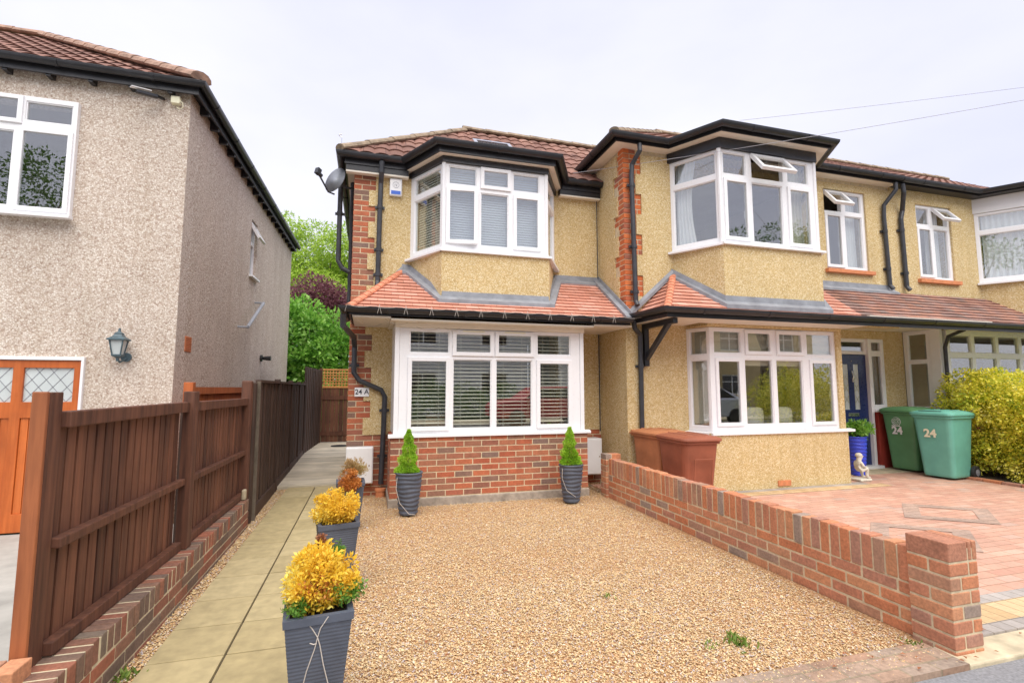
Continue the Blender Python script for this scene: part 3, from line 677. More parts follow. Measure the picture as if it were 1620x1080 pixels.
def pipe(root, pts, r=.034, brk=(), mat='pipe', name='downpipe'):
    mb = MB(); mb.tube(pts, r, 12)
    for p in brk:
        p = Vector(p); mb.tube([p - Z * .025, p + Z * .025], r * 1.2, 12); mb.obox(p + Vector((0, .03, 0)), X * r * 1.9, Y * .012, Z * .018)
    return mb.build(name, mat, root, smooth=False)

H = thing('rendered_house', 'yellow pebbledashed end house with brick corner, white bay windows and the 24 A plaque', 'house', (1.6, 8.5, 0))
WY = 7.0
rows = [.775 + .225 * k for k in range(18)]; rows[-1] = 4.47
tooth = lambda z: int((z - .775) / .225) % 2 == 0
def op(x, z): return (.42 < x < 2.70 and z < 2.2) or (.56 < x < 2.67 and 3.2 < z < 4.4)
zs = sorted(set([round(z, 4) for z in rows] + [2.2, 3.2, 4.4])); xs = [-.06, .03, .42, .56, 2.67, 2.70, 3.44]
def sol(i, j):
    x = (xs[i] + xs[i + 1]) / 2; z = (zs[j] + zs[j + 1]) / 2
    if op(x, z): return False
    return tooth(z) if x < .03 else True
mb = MB(); mb.gridwall(xs, zs, sol, (0, 6.982, 0), X, Z, -Y, .02); mb.build('render', 'dash', H)
xs2 = [-.255, .42, .56, 2.67, 2.70, 3.44]; zs2 = [-.2, 2.2, 3.2, 4.4, 4.6]
mb = MB(); mb.gridwall(xs2, zs2, lambda i, j: not op((xs2[i] + xs2[i + 1]) / 2, (zs2[j] + zs2[j + 1]) / 2), (0, 7.004, 0), X, Z, -Y, .25); mb.build('wall', 'mortar', H)
mb = MB(); bricks(mb, (-.262, 7.0, -.125), X, -Y, .7, 61, .1, xr=lambda j: (0, .70) if j < 12 else (0, (.202 if tooth(-.125 + j * .075 + .03) else .292)))
mb.build('brick_corner', 'brick', H, bevel=.003); mb = MB(); bricks(mb, (2.86, 7.0, -.125), X, -Y, .58, 12, .1)
mb.build('brick_base', 'brick', H, bevel=.003)
mb = MB(); mb.box(-.258, -.05, 7.26, 10.9, -.2, 4.5); mb.box(-.05, 3.4, 10.7, 10.9, -.2, 4.5); mb.build('side_wall', 'brick_tex', H)
# rooms
mb = MB(); mb.box(-.04, 3.43, 7.26, 10.6, .02, .1); mb.box(.36, 2.74, 6.3, 7.25, .02, .1)
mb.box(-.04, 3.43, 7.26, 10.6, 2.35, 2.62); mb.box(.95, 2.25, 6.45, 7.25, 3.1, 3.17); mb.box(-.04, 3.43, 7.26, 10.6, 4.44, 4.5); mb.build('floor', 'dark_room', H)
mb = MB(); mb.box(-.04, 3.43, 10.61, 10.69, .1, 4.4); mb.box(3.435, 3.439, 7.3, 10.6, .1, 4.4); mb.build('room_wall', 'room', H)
# lower bay
mb = MB(); mb.box(.2735, 2.8365, 6.1935, 6.98, -.1, .81); mb.build('bay_core', 'mortar', H)
mb = MB(); bricks(mb, (.27, 6.19, .085), X, -Y, 2.57, 10, .1, bh=.0735); bricks(mb, (.27, 6.98, .085), -Y, -X, .68, 10, .1, bh=.0735, start=1)
bricks(mb, (2.84, 6.30, .085), Y, X, .68, 10, .1, bh=.0735, start=1); mb.build('bay_brickwork', 'brick', H, bevel=.003)
mb = MB(); mb.box(.255, 2.855, 6.175, 6.97, -.15, .08); mb.build('plinth', 'concrete', H, bevel=.01)
for a_x in (.30, 2.755): mb = MB(); mb.box(a_x, a_x + .055, 6.21, 6.99, .83, 2.2); mb.build('bay_side', 'upvc', H, bevel=.004)
mb = MB(); mb.box(.24, 2.87, 6.0, 6.98, 2.205, 2.225); mb.box(.30, 2.81, 6.185, 6.235, 2.145, 2.204)
mb.box(-.2, .238, 6.0, 6.98, 2.225, 2.245); mb.box(2.872, 3.435, 6.0, 6.98, 2.225, 2.245); mb.build('soffit', 'cream', H)
window(H, (0, 6.22, 0), X, -Y, .357, 2.753, .845, 2.144,
       [(.48, .97, 1.835, 2.11, 'f'), (1.06, 1.50, 1.855, 2.08, 's'), (1.615, 2.05, 1.855, 2.08, 's'), (2.145, 2.62, 1.835, 2.11, 'f'),
        (.51, .93, .925, 1.73, 's'), (1.02, 1.52, .89, 1.76, 'f'), (1.58, 2.07, .89, 1.76, 'f'), (2.18, 2.58, .925, 1.72, 's')], sill=(.24, 2.88, .845), sillout=.06)
mb = MB(); mb.box(1.14, 1.42, 6.185, 6.199, 2.112, 2.126); mb.box(1.69, 1.97, 6.185, 6.199, 2.112, 2.126); mb.build('trickle_vent', 'number_c', H)
# upper bay
BP = [(.50, 7.0), (.88, 6.30), (2.33, 6.30), (2.71, 7.0)]
def bay_prism(P, z0, z1, name, mat, root):
    mb = MB(); mb.prism([(x, y) for x, y in P], (0, 0, z0), X, Y, Z, z1 - z0); return mb.build(name, mat, root)
bay_prism([(.48, 7.1), (.865, 6.28), (2.345, 6.28), (2.73, 7.1)], 2.36, 3.165, 'bay_render', 'dash', H)
window(H, (0, 6.31, 0), X, -Y, .905, 2.305, 3.205, 4.37,
       [(.955, 1.325, 4.09, 4.335, 'f'), (1.43, 1.755, 4.115, 4.315, 's'), (1.84, 2.215, 4.09, 4.335, 'f'),
        (.97, 1.285, 3.33, 3.99, 'c'), (1.385, 1.77, 3.28, 4.01, 'f'), (1.885, 2.185, 3.31, 3.98, 's')], sill=(.84, 2.37, 3.205), sillout=.07)
def side_win(root, A, B, z0, z1, zt, head, sill=True, kinds=('f', 'f'), m0=.07, m1=.07, ex=.02):
    A, B = Vector((*A, 0)), Vector((*B, 0)); u = (B - A).normalized(); n = Vector((u.y, -u.x, 0)); L = (B - A).length
    return window(root, A, u, n, .0, L, z0, z1, [(m0, L - m1, zt + .04, z1 - .04, kinds[0]), (m0, L - m1, z0 + .07, zt - .04, kinds[1])], sill=(-.03, L + ex, z0) if sill else None, sillout=.07)
side_win(H, (.515, 6.98), (.885, 6.32), 3.205, 4.37, 4.05, 0, m0=.09, ex=.035)
side_win(H, (2.325, 6.32), (2.695, 6.98), 3.205, 4.37, 4.05, 0, m1=.09)
mb = MB(); mb.tube([(.89, 6.32, 3.2), (.89, 6.32, 4.37)], .03, 8); mb.tube([(2.32, 6.32, 3.2), (2.32, 6.32, 4.37)], .03, 8); mb.build('corner_post', 'upvc', H)
mb = MB(); mb.sweep([(.50, 7.0, 4.37), (.88, 6.30, 4.37), (2.33, 6.30, 4.37), (2.71, 7.0, 4.37)], [(-.06, 0.001), (.025, 0.001), (.025, .078), (-.06, .078)]); mb.build('bay_board', 'black', H)
EP = [(-.26, 10.9, 4.5), (-.26, 7.0, 4.5), (.50, 7.0, 4.5), (.88, 6.30, 4.5), (2.33, 6.30, 4.5), (2.71, 7.0, 4.5), (3.43, 7.0, 4.5)]
eaves(H, EP, 4.575, 4.45, .13)
for a_, b_ in ((-.37, .47), (2.76, 3.435)): mb = MB(); mb.box(a_, b_, 6.885, 6.975, 4.37, 4.447); mb.build('wall_board', 'black', H)
for a_, b_ in ((-.37, .47), (2.76, 3.435)): mb = MB(); mb.box(a_, b_, 6.885, 6.975, 4.345, 4.367); mb.build('soffit_board', 'cream', H)
# lower roof
z0r, yr, sl_ = 2.325, 5.99, .70
s = Vector((0, 1, sl_)).normalized(); L = math.hypot(.98, .98 * sl_)
mb = MB(); roof(mb, (0, yr, z0r), X, s, L, (-.23, 3.43), (.41, 3.43), .1)
s2 = Vector((.64, 0, .98 * sl_)); L2 = s2.length
roof(mb, (-.23, 0, z0r), -Y, s2, L2, (-6.98, -yr), (-6.98, -6.97), .1)
mb.build('lower_roof', 'tile_red', H)
mb = MB(); hip_tiles(mb, (-.24, yr - .01, z0r + .01), (.41, 6.97, z0r + .98 * sl_), .05, .11); mb.build('hip_tile', 'ridge_red', H)
lp = [(.41, 6.985, 3.03), (.52, 6.985, 3.02), (.885, 6.285, 2.54), (2.325, 6.285, 2.54), (2.70, 6.985, 3.02), (3.43, 6.985, 3.02)]
mb = MB(); mb.sweep(lp, [(-.02, .10), (.010, .10), (.018, .03), (.10, -.02), (.10, -.07), (-.02, -.07)])
mb.sweep([(-.22, 6.985, 2.36), (.42, 6.985, 3.05)], [(-.02, .06), (.012, .06), (.05, .02), (.05, -.03), (-.02, -.03)])
mb.sweep([(3.43, 6.985, 3.05), (3.43, 5.97, 2.34)], [(-.005, .09), (.008, .09), (.014, .035), (.09, .03), (.09, -.03), (-.005, -.03)])
mb.build('flashing', 'lead', H)
gutter(H, [(-.245, 6.9, 2.33), (-.245, 5.985, 2.33), (3.40, 5.985, 2.33)], .052)
mb = MB(); mb.sweep([(-.22, 6.98, 2.25), (-.22, 6.0, 2.25), (3.40, 6.0, 2.25)], [(-.002, 0), (.02, 0), (.02, .075), (-.002, .075)]); mb.build('fascia', 'black', H)
# main roof
sv = Vector((0, 8.64 - 6.80, 6.10 - 4.575)); mb = MB()
roof(mb, (0, 6.80, 4.575), X, sv, sv.length, (-.43, 4.6), (1.6, 4.6), .3, amp=.024, wl=.2, step=.022)
sv2 = Vector((2.03, 0, 1.525)); roof(mb, (-.43, 0, 4.575), -Y, sv2, sv2.length, (-10.6, -6.80), (-8.7, -8.64), .3, amp=.024, wl=.2, step=.022)
mb.build('main_roof', 'tile_roll', H)
mb = MB(); hip_tiles(mb, (-.44, 6.79, 4.60), (1.6, 8.64, 6.12), .085, .45); hip_tiles(mb, (1.55, 8.64, 6.12), (5.0, 8.64, 6.12), .10, .4); mb.build('ridge_tile', 'ridge', H)
mb = MB(); mb.face([(1.6, 8.66, 6.1), (-.43, 10.6, 4.575), (4.6, 10.6, 4.575), (4.6, 8.66, 6.1)]); mb.build('rear_roof', 'tile_roll', H)
mb = MB(); P0 = offs([(p[0], p[1], 4.585) for p in EP[2:6]], .15)
mb.add(P0 + [(.45, 7.25, 4.93), (1.1, 7.25, 4.93), (2.1, 7.25, 4.93), (2.75, 7.25, 4.93)], [(0, 1, 5, 4), (1, 2, 6, 5), (2, 3, 7, 6)]); mb.build('bay_roof', 'tile_roll', H)
mb = MB(); rn = Vector((0, -1.525, 1.84)).normalized(); ru = Vector((0, 1.84, 1.525)).normalized(); c = Vector((1.93, 7.72, 4.575 + .829 * .92)) + rn * .07
mb.gridwall([-.33, -.27, .27, .33], [-.4, -.33, .33, .4], lambda i, j: not (i == 1 and j == 1), c, X, ru, rn, .06)
fr = mb.build('roof_window', 'chrome', H)
mb = MB(); mb.obox(c - rn * .02, X * .27, ru * .33, rn * .003); mb.build('pane', 'dark_glass', fr)
mb = MB(); mb.tube([(-.43, 6.78, 4.6), (-.43, 6.77, 4.75)], .006, 6); mb.tube([(-.43, 6.77, 4.75), (-.47, 6.77, 4.78), (-.43, 6.77, 4.80)], .006, 6); mb.build('hip_iron', 'chrome', H)
# pipes
pipe(H, [(.10, 6.80, 4.50), (.10, 6.82, 4.36), (.095, 6.935, 4.24), (.09, 6.935, 3.8), (.085, 6.935, 2.86), (.08, 6.90, 2.78)], .034, [(.09, 6.935, 3.9), (.087, 6.935, 3.3), (.086, 6.935, 2.95)])
pipe(H, [(-.30, 5.97, 2.25), (-.30, 6.0, 2.12), (-.2, 6.75, 2.06), (-.19, 6.925, 1.95), (-.19, 6.925, 1.60), (-.12, 6.925, 1.50), (.17, 6.925, 1.37), (.215, 6.925, 1.28), (.21, 6.925, .9), (.19, 6.9, .14)], .034, [(-.19, 6.925, 1.7), (.213, 6.925, 1.1), (.20, 6.915, .5)])
mb = MB(); mb.lathe((.185, 6.88, -.03), [(.06, 0), (.06, .09), (.07, .09), (.07, .12), (.055, .12)], 16); mb.build('gully_pot', 'terracotta', H)
pipe(H, [(-.45, 7.35, 4.5), (-.46, 7.35, 4.3), (-.46, 7.35, 3.2), (-.40, 7.35, 3.1), (-.30, 7.35, 3.05)], .034, [(-.46, 7.35, 3.9)])
pipe(H, [(-.30, 7.55, 4.45), (-.30, 7.55, 2.6)], .034, [])
mb = MB(); mb.tube([(3.41, 6.965, .75), (3.41, 6.965, 2.22)], .009, 8); mb.build('cable', 'pipe', H); mb = MB(); mb.tube([(3.41, 6.965, 3.1), (3.41, 6.965, 4.35)], .007, 8); mb.build('cable', 'pipe', H)

# blinds of the middle house
u_, n_ = X, -Y
for (a0, a1, b0, b1, lab) in [(.47, .98, .9, 2.12, 'cream venetian blind in the leftmost light of the ground floor bay above the brick base'),
                              (1.0, 1.53, .88, 2.1, 'cream venetian blind second from the left in the bay above the brick base'),
                              (1.57, 2.08, .88, 2.1, 'cream venetian blind third from the left in the bay above the brick base'),
                              (2.12, 2.64, .9, 2.12, 'cream venetian blind in the rightmost light of the ground floor bay above the brick base')]:
    blind((0, 6.22, 0), X, -Y, a0, a1, b0, b1, lab, pitch=.047, back=.10, ang=-24)
for (a0, a1, b0, b1, lab) in [(.94, 1.34, 3.25, 4.34, 'pale blue venetian blind left in the upper bay front, behind the ajar casement'),
                              (1.37, 1.79, 3.25, 4.34, 'pale blue venetian blind in the middle of the upper bay front of the middle house'),
                              (1.82, 2.22, 3.25, 4.34, 'pale blue venetian blind right in the upper bay front of the middle house')]:
    blind((0, 6.31, 0), X, -Y, a0, a1, b0, b1, lab, 'blind_w', ang=-64, back=.10, pitch=.034)
for A, B, lab in (((.515, 6.98), (.885, 6.32), 'cream venetian blind in the angled left side of the upper bay of the middle house'), ((2.325, 6.32), (2.695, 6.98), 'cream venetian blind in the angled right side of the upper bay of the middle house')):
    A, B = Vector((*A, 0)), Vector((*B, 0)); u = (B - A).normalized(); blind(A, u, Vector((u.y, -u.x, 0)), .08, .68, 3.25, 4.34, lab, 'blind', ang=-62, back=.09, pitch=.036)
# chairs seen through the blinds
def chair(x, y, lab):
    t = thing('dining_chair', lab, 'chair', (x, y, .1), 'wooden chairs behind the ground floor blinds')
    mb = MB(); mb.box(x - .2, x + .2, y - .2, y + .2, .52, .56); mb.build('seat', 'wood_chair', t, bevel=.005)
    mb = MB(); mb.box(x - .2, x + .2, y - .22, y - .19, .70, 1.02); mb.build('backrest', 'wood_chair', t, bevel=.01)
    for a in (-1, 1):
        for b in (-1, 1):
            mb = MB(); mb.box(x + a * .18 - .018, x + a * .18 + .018, y + b * .18 - .018, y + b * .18 + .018, .1, .52 if b > 0 else .9); mb.build('leg', 'wood_chair', t)
chair(1.02, 7.6, 'orange wooden chair behind the blind second from the left'); chair(2.15, 7.55, 'orange wooden chair behind the blind third from the left')

# fixtures on the middle house
t = thing('satellite_dish', 'grey satellite dish on an arm at the upper left corner of the middle house', 'satellite dish', (-.3, 7.2, 4.2))
mb = MB(); dc = Vector((-.52, 7.05, 4.27)); dn = Vector((-.60, -.72, .30)).normalized(); du = dn.cross(Z).normalized(); dv = du.cross(dn)
rings = [[dc + du * .165 * r * math.cos(a) + dv * .2 * r * math.sin(a) + dn * (.055 * r * r - .055 + dz) for a in [2 * math.pi * k / 32 for k in range(32)]] for r, dz in ((1, 0), (.7, 0), (.4, 0), (.05, 0), (.05, -.012), (.4, -.012), (.7, -.012), (1.02, -.008))]
mb.loft(rings); mb.build('reflector', 'dish', t, smooth=True)
mb = MB(); mb.tube([dc - dn * .06, Vector((-.4, 7.15, 4.22)), Vector((-.255, 7.2, 4.22))], .018, 8); mb.tube([dc - dn * .06 - dv * .2, dc - dv * .24 + dn * .04, dc - dv * .12 + dn * .28], .012, 8); mb.build('arm', 'pipe', t)
mb = MB(); q = dc - dv * .12 + dn * .29; mb.tube([q, q - dn * .07], .028, 10); mb.obox(q + dv * .02, du * .03, dn * .03, dv * .04); mb.build('receiver', 'pipe', t)

t = thing('alarm_box', 'white burglar alarm box with a blue base beside the left upper bay window', 'alarm box', (.30, 6.98, 4.1))
mb = MB(); mb.box(.215, .385, 6.925, 6.98, 4.085, 4.335); mb.build('cover', 'upvc', t, bevel=.015)
mb = MB(); mb.box(.235, .365, 6.920, 6.926, 4.105, 4.155); mb.build('blue_panel', 'ink_blue', t)
mb = MB()
for k in range(24):
    a0, a1 = k * .2618, (k + 1) * .2618; mb.bar((.30 + .042 * math.cos(a0), 6.9225, 4.24 + .042 * math.sin(a0)), (.30 + .042 * math.cos(a1), 6.9225, 4.24 + .042 * math.sin(a1)), .003, .004, (0, 1, 0))
mb.bar((.28, 6.9225, 4.225), (.29, 6.9225, 4.255), .004, .004, (0, 1, 0)); mb.bar((.295, 6.9225, 4.235), (.315, 6.9225, 4.235), .004, .004, (0, 1, 0)); mb.bar((.305, 6.9225, 4.22), (.315, 6.9225, 4.258), .004, .004, (0, 1, 0))
mb.build('emblem', 'ink_grey', t)

t = thing('number_plaque', 'white house number plaque reading 24 A on the brick corner', 'plaque', (-.08, 6.98, 1.28))
mb = MB(); mb.box(-.175, .012, 6.966, 6.978, 1.285, 1.405); mb.build('plate', 'white', t, bevel=.002)
text_mesh('24 A', .092, (-.081, 6.9645, 1.345), X, Z, .003, .001).build('lettering', 'ink', t)

def meter(x0, x1, y0, y1, z0, z1, lab):
    t = thing('meter_box', lab, 'meter box', ((x0 + x1) / 2, y1, z0))
    mb = MB(); mb.box(x0, x1, y0 + .012, y1, z0, z1); mb.build('case', 'white', t, bevel=.01)
    mb = MB(); mb.box(x0 + .012, x1 - .012, y0, y0 + .012, z0 + .012, z1 - .012); d = mb.build('door', 'white', t, bevel=.004)
    mb = MB(); mb.tube([(x1 - .05, y0 - .004, (z0 + z1) / 2), (x1 - .05, y0 + .002, (z0 + z1) / 2)], .01, 10); mb.build('latch', 'chrome', d)
meter(-.258, .085, 6.84, 6.985, .16, .63, 'white gas meter box low on the brick corner beside the black downpipe')
meter(3.0, 3.34, 6.76, 6.985, .14, .66, 'white meter box right of the bay between potted conifer and party wall')

# fairy lights along the lower gutter
mb = MB(); x = -.26; pts = [(-.28, 5.90, 2.27)]
while x < 3.3:
    for k in range(9):
        f = k / 8; pts.append((x + .29 * f, 5.872, 2.345 - .022 * math.sin(math.pi * f)))
    x += .29
mb.tube(pts, .0022, 5)
x = .1
while x < 3.3:
    for dx in (-.022, .022): mb.tube([(x, 5.866, 2.345), (x + dx, 5.866, 2.255)], .002, 5)
    mb.tube([(x, 5.866, 2.34), (x, 5.88, 2.36)], .003, 5); x += .30
for a, b, c_ in (((-.2, 5.94, 2.24), (-.02, 6.3, 2.08), (.15, 6.6, 2.23)), ((.15, 6.1, 2.24), (.28, 6.1, 2.12), (.45, 6.17, 2.2)), ((.55, 6.17, 2.15), (.7, 6.17, 2.08), (.84, 6.17, 2.15)), ((.9, 6.17, 2.15), (1.0, 6.17, 2.09), (1.1, 6.17, 2.15))):
    a, b, c_ = map(Vector, (a, b, c_)); mb.tube([a.lerp(b, f).lerp(b.lerp(c_, f), f) for f in [k / 8 for k in range(9)]], .003, 5)
one(mb, 'fairy_lights', 'wire', 'thin pale string of fairy lights looped along the black gutter over the brick bay', 'fairy lights')

# ================================================================== HOUSE 24 (right)
H2 = thing('terraced_house', 'yellow pebbledashed house with orange brick corner, two white bays and a navy door', 'house', (6.0, 8.5, 0))
tooth2 = lambda z: int((z - 2.4) / .3) % 2 == 0
zs = sorted(set([-.1, 2.4, 3.30, 3.33, 4.69, 4.80] + [round(2.4 + .3 * k, 3) for k in range(1, 8)])); xs = [3.462, 3.65, 3.74, 4.42, 4.3, 6.62, 7.0, 7.13, 8.03, 8.6]
xs = sorted(xs)
def op2(x, z): return (4.42 < x < 8.6 and z < 2.4) or (4.3 < x < 6.62 and 3.3 < z < 4.69) or (7.13 < x < 8.03 and 3.33 < z < 4.69)
def sol(i, j):
    x = (xs[i] + xs[i + 1]) / 2; z = (zs[j] + zs[j + 1]) / 2
    if op2(x, z): return False
    if z > 2.4 and x < 3.65: return False
    if z > 2.4 and x < 3.74: return tooth2(z)
    return True
mb = MB(); mb.gridwall(xs, zs, sol, (0, 6.182, 0), X, Z, -Y, .02)
ys_ = [6.182, 6.36, 6.47, 7.6]; zs3 = sorted(set([-.1] + [round(2.4 + .3 * k, 3) for k in range(0, 9)])); zs3[-1] = 4.82
def sol3(i, j):
    y = (ys_[i] + ys_[i + 1]) / 2; z = (zs3[j] + zs3[j + 1]) / 2
    if z > 2.4 and y < 6.36: return False
    if z > 2.4 and y < 6.47: return tooth2(z + .15)
    return True
mb.gridwall(ys_, zs3, sol3, (3.442, 0, 0), Y, Z, -X, .02); mb.build('render', 'dash', H2)
mb = MB(); mb.gridwall(xs, [-.2, 2.4, 3.3, 3.33, 4.69, 4.95], lambda i, j: not op2((xs[i] + xs[i + 1]) / 2, [1, 2.8, 3.31, 4, 4.8][j]), (0, 6.204, 0), X, Z, -Y, .25)
mb.box(3.464, 3.68, 6.455, 10.6, -.2, 4.95); mb.build('wall', 'mortar', H2)
mb = MB(); bricks(mb, (3.46, 6.2, 2.4), X, -Y, .4, 33, .1, xr=lambda j: (0, .202 if not tooth2(2.4 + j * .075 + .03) else .202) if tooth2(2.4 + j * .075 + .03) else (0, .29))
bricks(mb, (3.460, 6.9, 2.4), -Y, -X, .71, 33, .1, start=1, xr=lambda j: ((.54 if tooth2(2.4 + j * .075 + .18) else .43), .705))
mb.build('quoin', 'brick_orange', H2, bevel=.003)
# porch / ground floor
mb = MB(); xs4 = [6.90, 7.95, 9.03, 9.52]; zs4 = [-.1, 2.28, 2.45]; mb.gridwall(xs4, zs4, lambda i, j: not (i == 1 and j == 0), (0, 6.8, 0), X, Z, -Y, .2)
mb.box(6.80, 6.895, 5.83, 6.80, -.1, 2.42); mb.build('porch_wall', 'dash', H2)
mb = MB(); mb.box(8.72, 9.06, 6.74, 6.88, -.05, 1.0); mb.box(9.062, 9.50, 6.765, 6.799, -.05, .99); mb.build('red_plinth', 'red_paint', H2, bevel=.004)
# lower bay
mb = MB(); mb.prism([(4.385, 6.3), (4.50, 5.80), (6.90, 5.80), (6.90, 6.3)], (0, 0, -.1), X, Y, Z, .885); mb.build('bay_render', 'dash', H2, bevel=.012); mb = MB()
mb.prism([(4.385, 6.3), (4.50, 5.815), (6.90, 5.815), (6.90, 6.3)], (0, 0, 2.255), X, Y, Z, .17); mb.build('bay_render', 'dash', H2, bevel=.012)
window(H2, (0, 5.86, 0), X, -Y, 4.56, 6.87, .80, 2.25,
       [(4.635, 5.09, 1.89, 2.205, 'f'), (5.20, 5.58, 1.925, 2.18, 's'), (5.75, 6.15, 1.925, 2.18, 's'), (6.27, 6.75, 1.89, 2.205, 'f'),
        (4.69, 5.03, .92, 1.77, 's'), (5.145, 5.62, .885, 1.805, 'f'), (5.695, 6.17, .885, 1.805, 'f'), (6.34, 6.70, .905, 1.765, 's')], sill=(4.50, 7.0, .80), sillout=.09)
side_win(H2, (4.42, 6.185), (4.555, 5.87), .80, 2.25, 1.83, 0, m0=.05, m1=.03, ex=.03)
# rooms
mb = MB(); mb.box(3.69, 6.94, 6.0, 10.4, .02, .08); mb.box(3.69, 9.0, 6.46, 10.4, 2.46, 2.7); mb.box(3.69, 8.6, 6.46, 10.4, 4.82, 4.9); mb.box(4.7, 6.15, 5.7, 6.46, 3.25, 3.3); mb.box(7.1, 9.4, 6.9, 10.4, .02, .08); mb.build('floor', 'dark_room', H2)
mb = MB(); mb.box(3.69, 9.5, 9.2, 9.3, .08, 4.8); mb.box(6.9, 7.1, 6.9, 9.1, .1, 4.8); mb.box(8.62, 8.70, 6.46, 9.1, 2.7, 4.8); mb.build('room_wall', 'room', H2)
# upper bay
bay_prism([(4.19, 6.3), (4.585, 5.53), (6.275, 5.53), (6.67, 6.3)], 2.45, 3.345, 'bay_render', 'dash', H2)
window(H2, (0, 5.56, 0), X, -Y, 4.61, 6.25, 3.38, 4.72,
       [(4.66, 5.04, 4.37, 4.68, 'f'), (5.165, 5.65, 4.39, 4.66, 't'), (5.765, 6.14, 4.37, 4.68, 'f'),
        (4.70, 5.02, 3.475, 4.26, 's'), (5.13, 5.655, 3.43, 4.29, 'f'), (5.79, 6.12, 3.465, 4.25, 's')], sill=(4.56, 6.32, 3.385), sillout=.08)
side_win(H2, (4.225, 6.18), (4.60, 5.575), 3.38, 4.72, 4.33, 0, m0=.05, m1=.05, ex=.04)
side_win(H2, (6.26, 5.575), (6.635, 6.18), 3.38, 4.72, 4.33, 0, m0=.05, m1=.05)
mb = MB(); mb.tube([(4.60, 5.57, 3.38), (4.60, 5.57, 4.72)], .032, 8); mb.tube([(6.26, 5.57, 3.38), (6.26, 5.57, 4.72)], .032, 8); mb.build('corner_post', 'upvc', H2)
mb = MB(); mb.sweep([(4.21, 6.2, 4.72), (4.6, 5.55, 4.72), (6.26, 5.55, 4.72), (6.65, 6.2, 4.72)], [(-.06, 0.001), (.03, 0.001), (.03, .142), (-.06, .142)]); mb.build('bay_board', 'black', H2)
EP2 = [(3.44, 7.25, 4.9), (3.44, 6.2, 4.9), (4.21, 6.2, 4.9), (4.6, 5.55, 4.9), (6.26, 5.55, 4.9), (6.65, 6.2, 4.9), (8.6, 6.2, 4.9)]
eaves(H2, EP2, 4.95, 4.865, .19)
window(H2, (0, 6.215, 0), X, -Y, 7.13, 8.03, 3.335, 4.69, [(7.20, 7.50, 4.36, 4.62, 't'), (7.62, 7.97, 4.34, 4.65, 'f'), (7.21, 7.48, 3.42, 4.24, 's'), (7.60, 7.97, 3.39, 4.27, 'f')])
mb = MB(); mb.box(7.08, 8.09, 6.12, 6.215, 3.27, 3.33); mb.build('tile_sill', 'terracotta', H2, bevel=.004)
# lower roof
z0r, yr, sl_ = 2.385, 5.37, .78; s = Vector((0, 1, sl_)).normalized(); D_ = 6.18 - yr; L = math.hypot(D_, D_ * sl_)
mb = MB(); roof(mb, (0, yr, z0r), X, s, L, (3.58, 6.85), (4.22, 6.85), .1)
s2 = Vector((.64, 0, D_ * sl_)); roof(mb, (3.58, 0, z0r), -Y, s2, s2.length, (-6.18, -yr), (-6.18, -6.17), .1); mb.build('lower_roof', 'tile_red', H2)
mb = MB(); roof(mb, (0, yr, z0r), X, s, L, (6.85, 8.6), (6.85, 8.6), .1); mb.build('weathered_roof', 'tile_old', H2)
mb = MB(); hip_tiles(mb, (3.57, yr - .01, z0r + .01), (4.22, 6.17, z0r + D_ * sl_), .05, .11); mb.build('hip_tile', 'ridge_red', H2)
zt = z0r + D_ * sl_
mb = MB(); mb.sweep([(4.20, 6.185, zt + .0), (4.22, 6.185, zt - .0), (4.59, 5.535, 2.53), (6.27, 5.535, 2.53), (6.66, 6.185, zt), (8.55, 6.185, zt)], [(-.02, .11), (.010, .11), (.018, .03), (.10, -.025), (.10, -.08), (-.02, -.07)])
mb.sweep([(3.50, 6.185, 2.42), (4.21, 6.185, zt + .03)], [(-.02, .07), (.012, .07), (.05, .02), (.05, -.03), (-.02, -.03)]); mb.build('flashing', 'lead', H2)
gutter(H2, [(3.50, 6.12, 2.40), (3.565, 5.365, 2.40), (8.6, 5.365, 2.40)], .055)
mb = MB(); mb.sweep([(3.53, 6.15, 2.29), (3.59, 5.385, 2.29), (8.6, 5.385, 2.29)], [(-.003, 0), (.018, 0), (.018, .1), (-.003, .1)]); mb.build('fascia', 'black', H2)
mb = MB(); mb.box(3.60, 6.94, 5.388, 5.81, 2.295, 2.31); mb.box(3.60, 4.37, 5.811, 6.18, 2.295, 2.31); mb.box(6.945, 9.5, 5.388, 6.79, 2.43, 2.445); mb.box(6.945, 9.5, 5.388, 5.45, 2.31, 2.428); mb.build('soffit', 'cream', H2)
# main roof
sv = Vector((0, 8.65 - 5.98, 1.70)); mb = MB()
roof(mb, (0, 5.98, 4.95), X, sv, sv.length, (3.22, 8.6), (5.7, 8.6), .3, amp=.024, wl=.2, step=.022)
sv2 = Vector((2.48, 0, 1.70)); roof(mb, (3.22, 0, 4.95), -Y, sv2, sv2.length, (-10.9, -5.98), (-9.0, -8.65), .3, amp=.024, wl=.2, step=.022); mb.build('main_roof', 'tile_roll', H2)
mb = MB(); hip_tiles(mb, (3.21, 5.97, 4.97), (5.7, 8.65, 6.68), .075, .4); hip_tiles(mb, (5.6, 8.65, 6.67), (8.6, 8.65, 6.67), .1, .4); mb.build('ridge_tile', 'ridge', H2)
mb = MB(); P0 = offs([(p[0], p[1], 4.96) for p in EP2[2:6]], .21); mb.add(P0 + [(4.2, 6.5, 5.26), (4.9, 6.5, 5.26), (6.0, 6.5, 5.26), (6.7, 6.5, 5.26)], [(0, 1, 5, 4), (1, 2, 6, 5), (2, 3, 7, 6)]); mb.build('bay_roof', 'tile_roll', H2)
mb = MB(); mb.face([(5.7, 8.67, 6.65), (3.2, 11.3, 4.95), (8.6, 11.3, 4.95), (8.6, 8.67, 6.65)]); mb.build('rear_roof', 'tile_roll', H2)
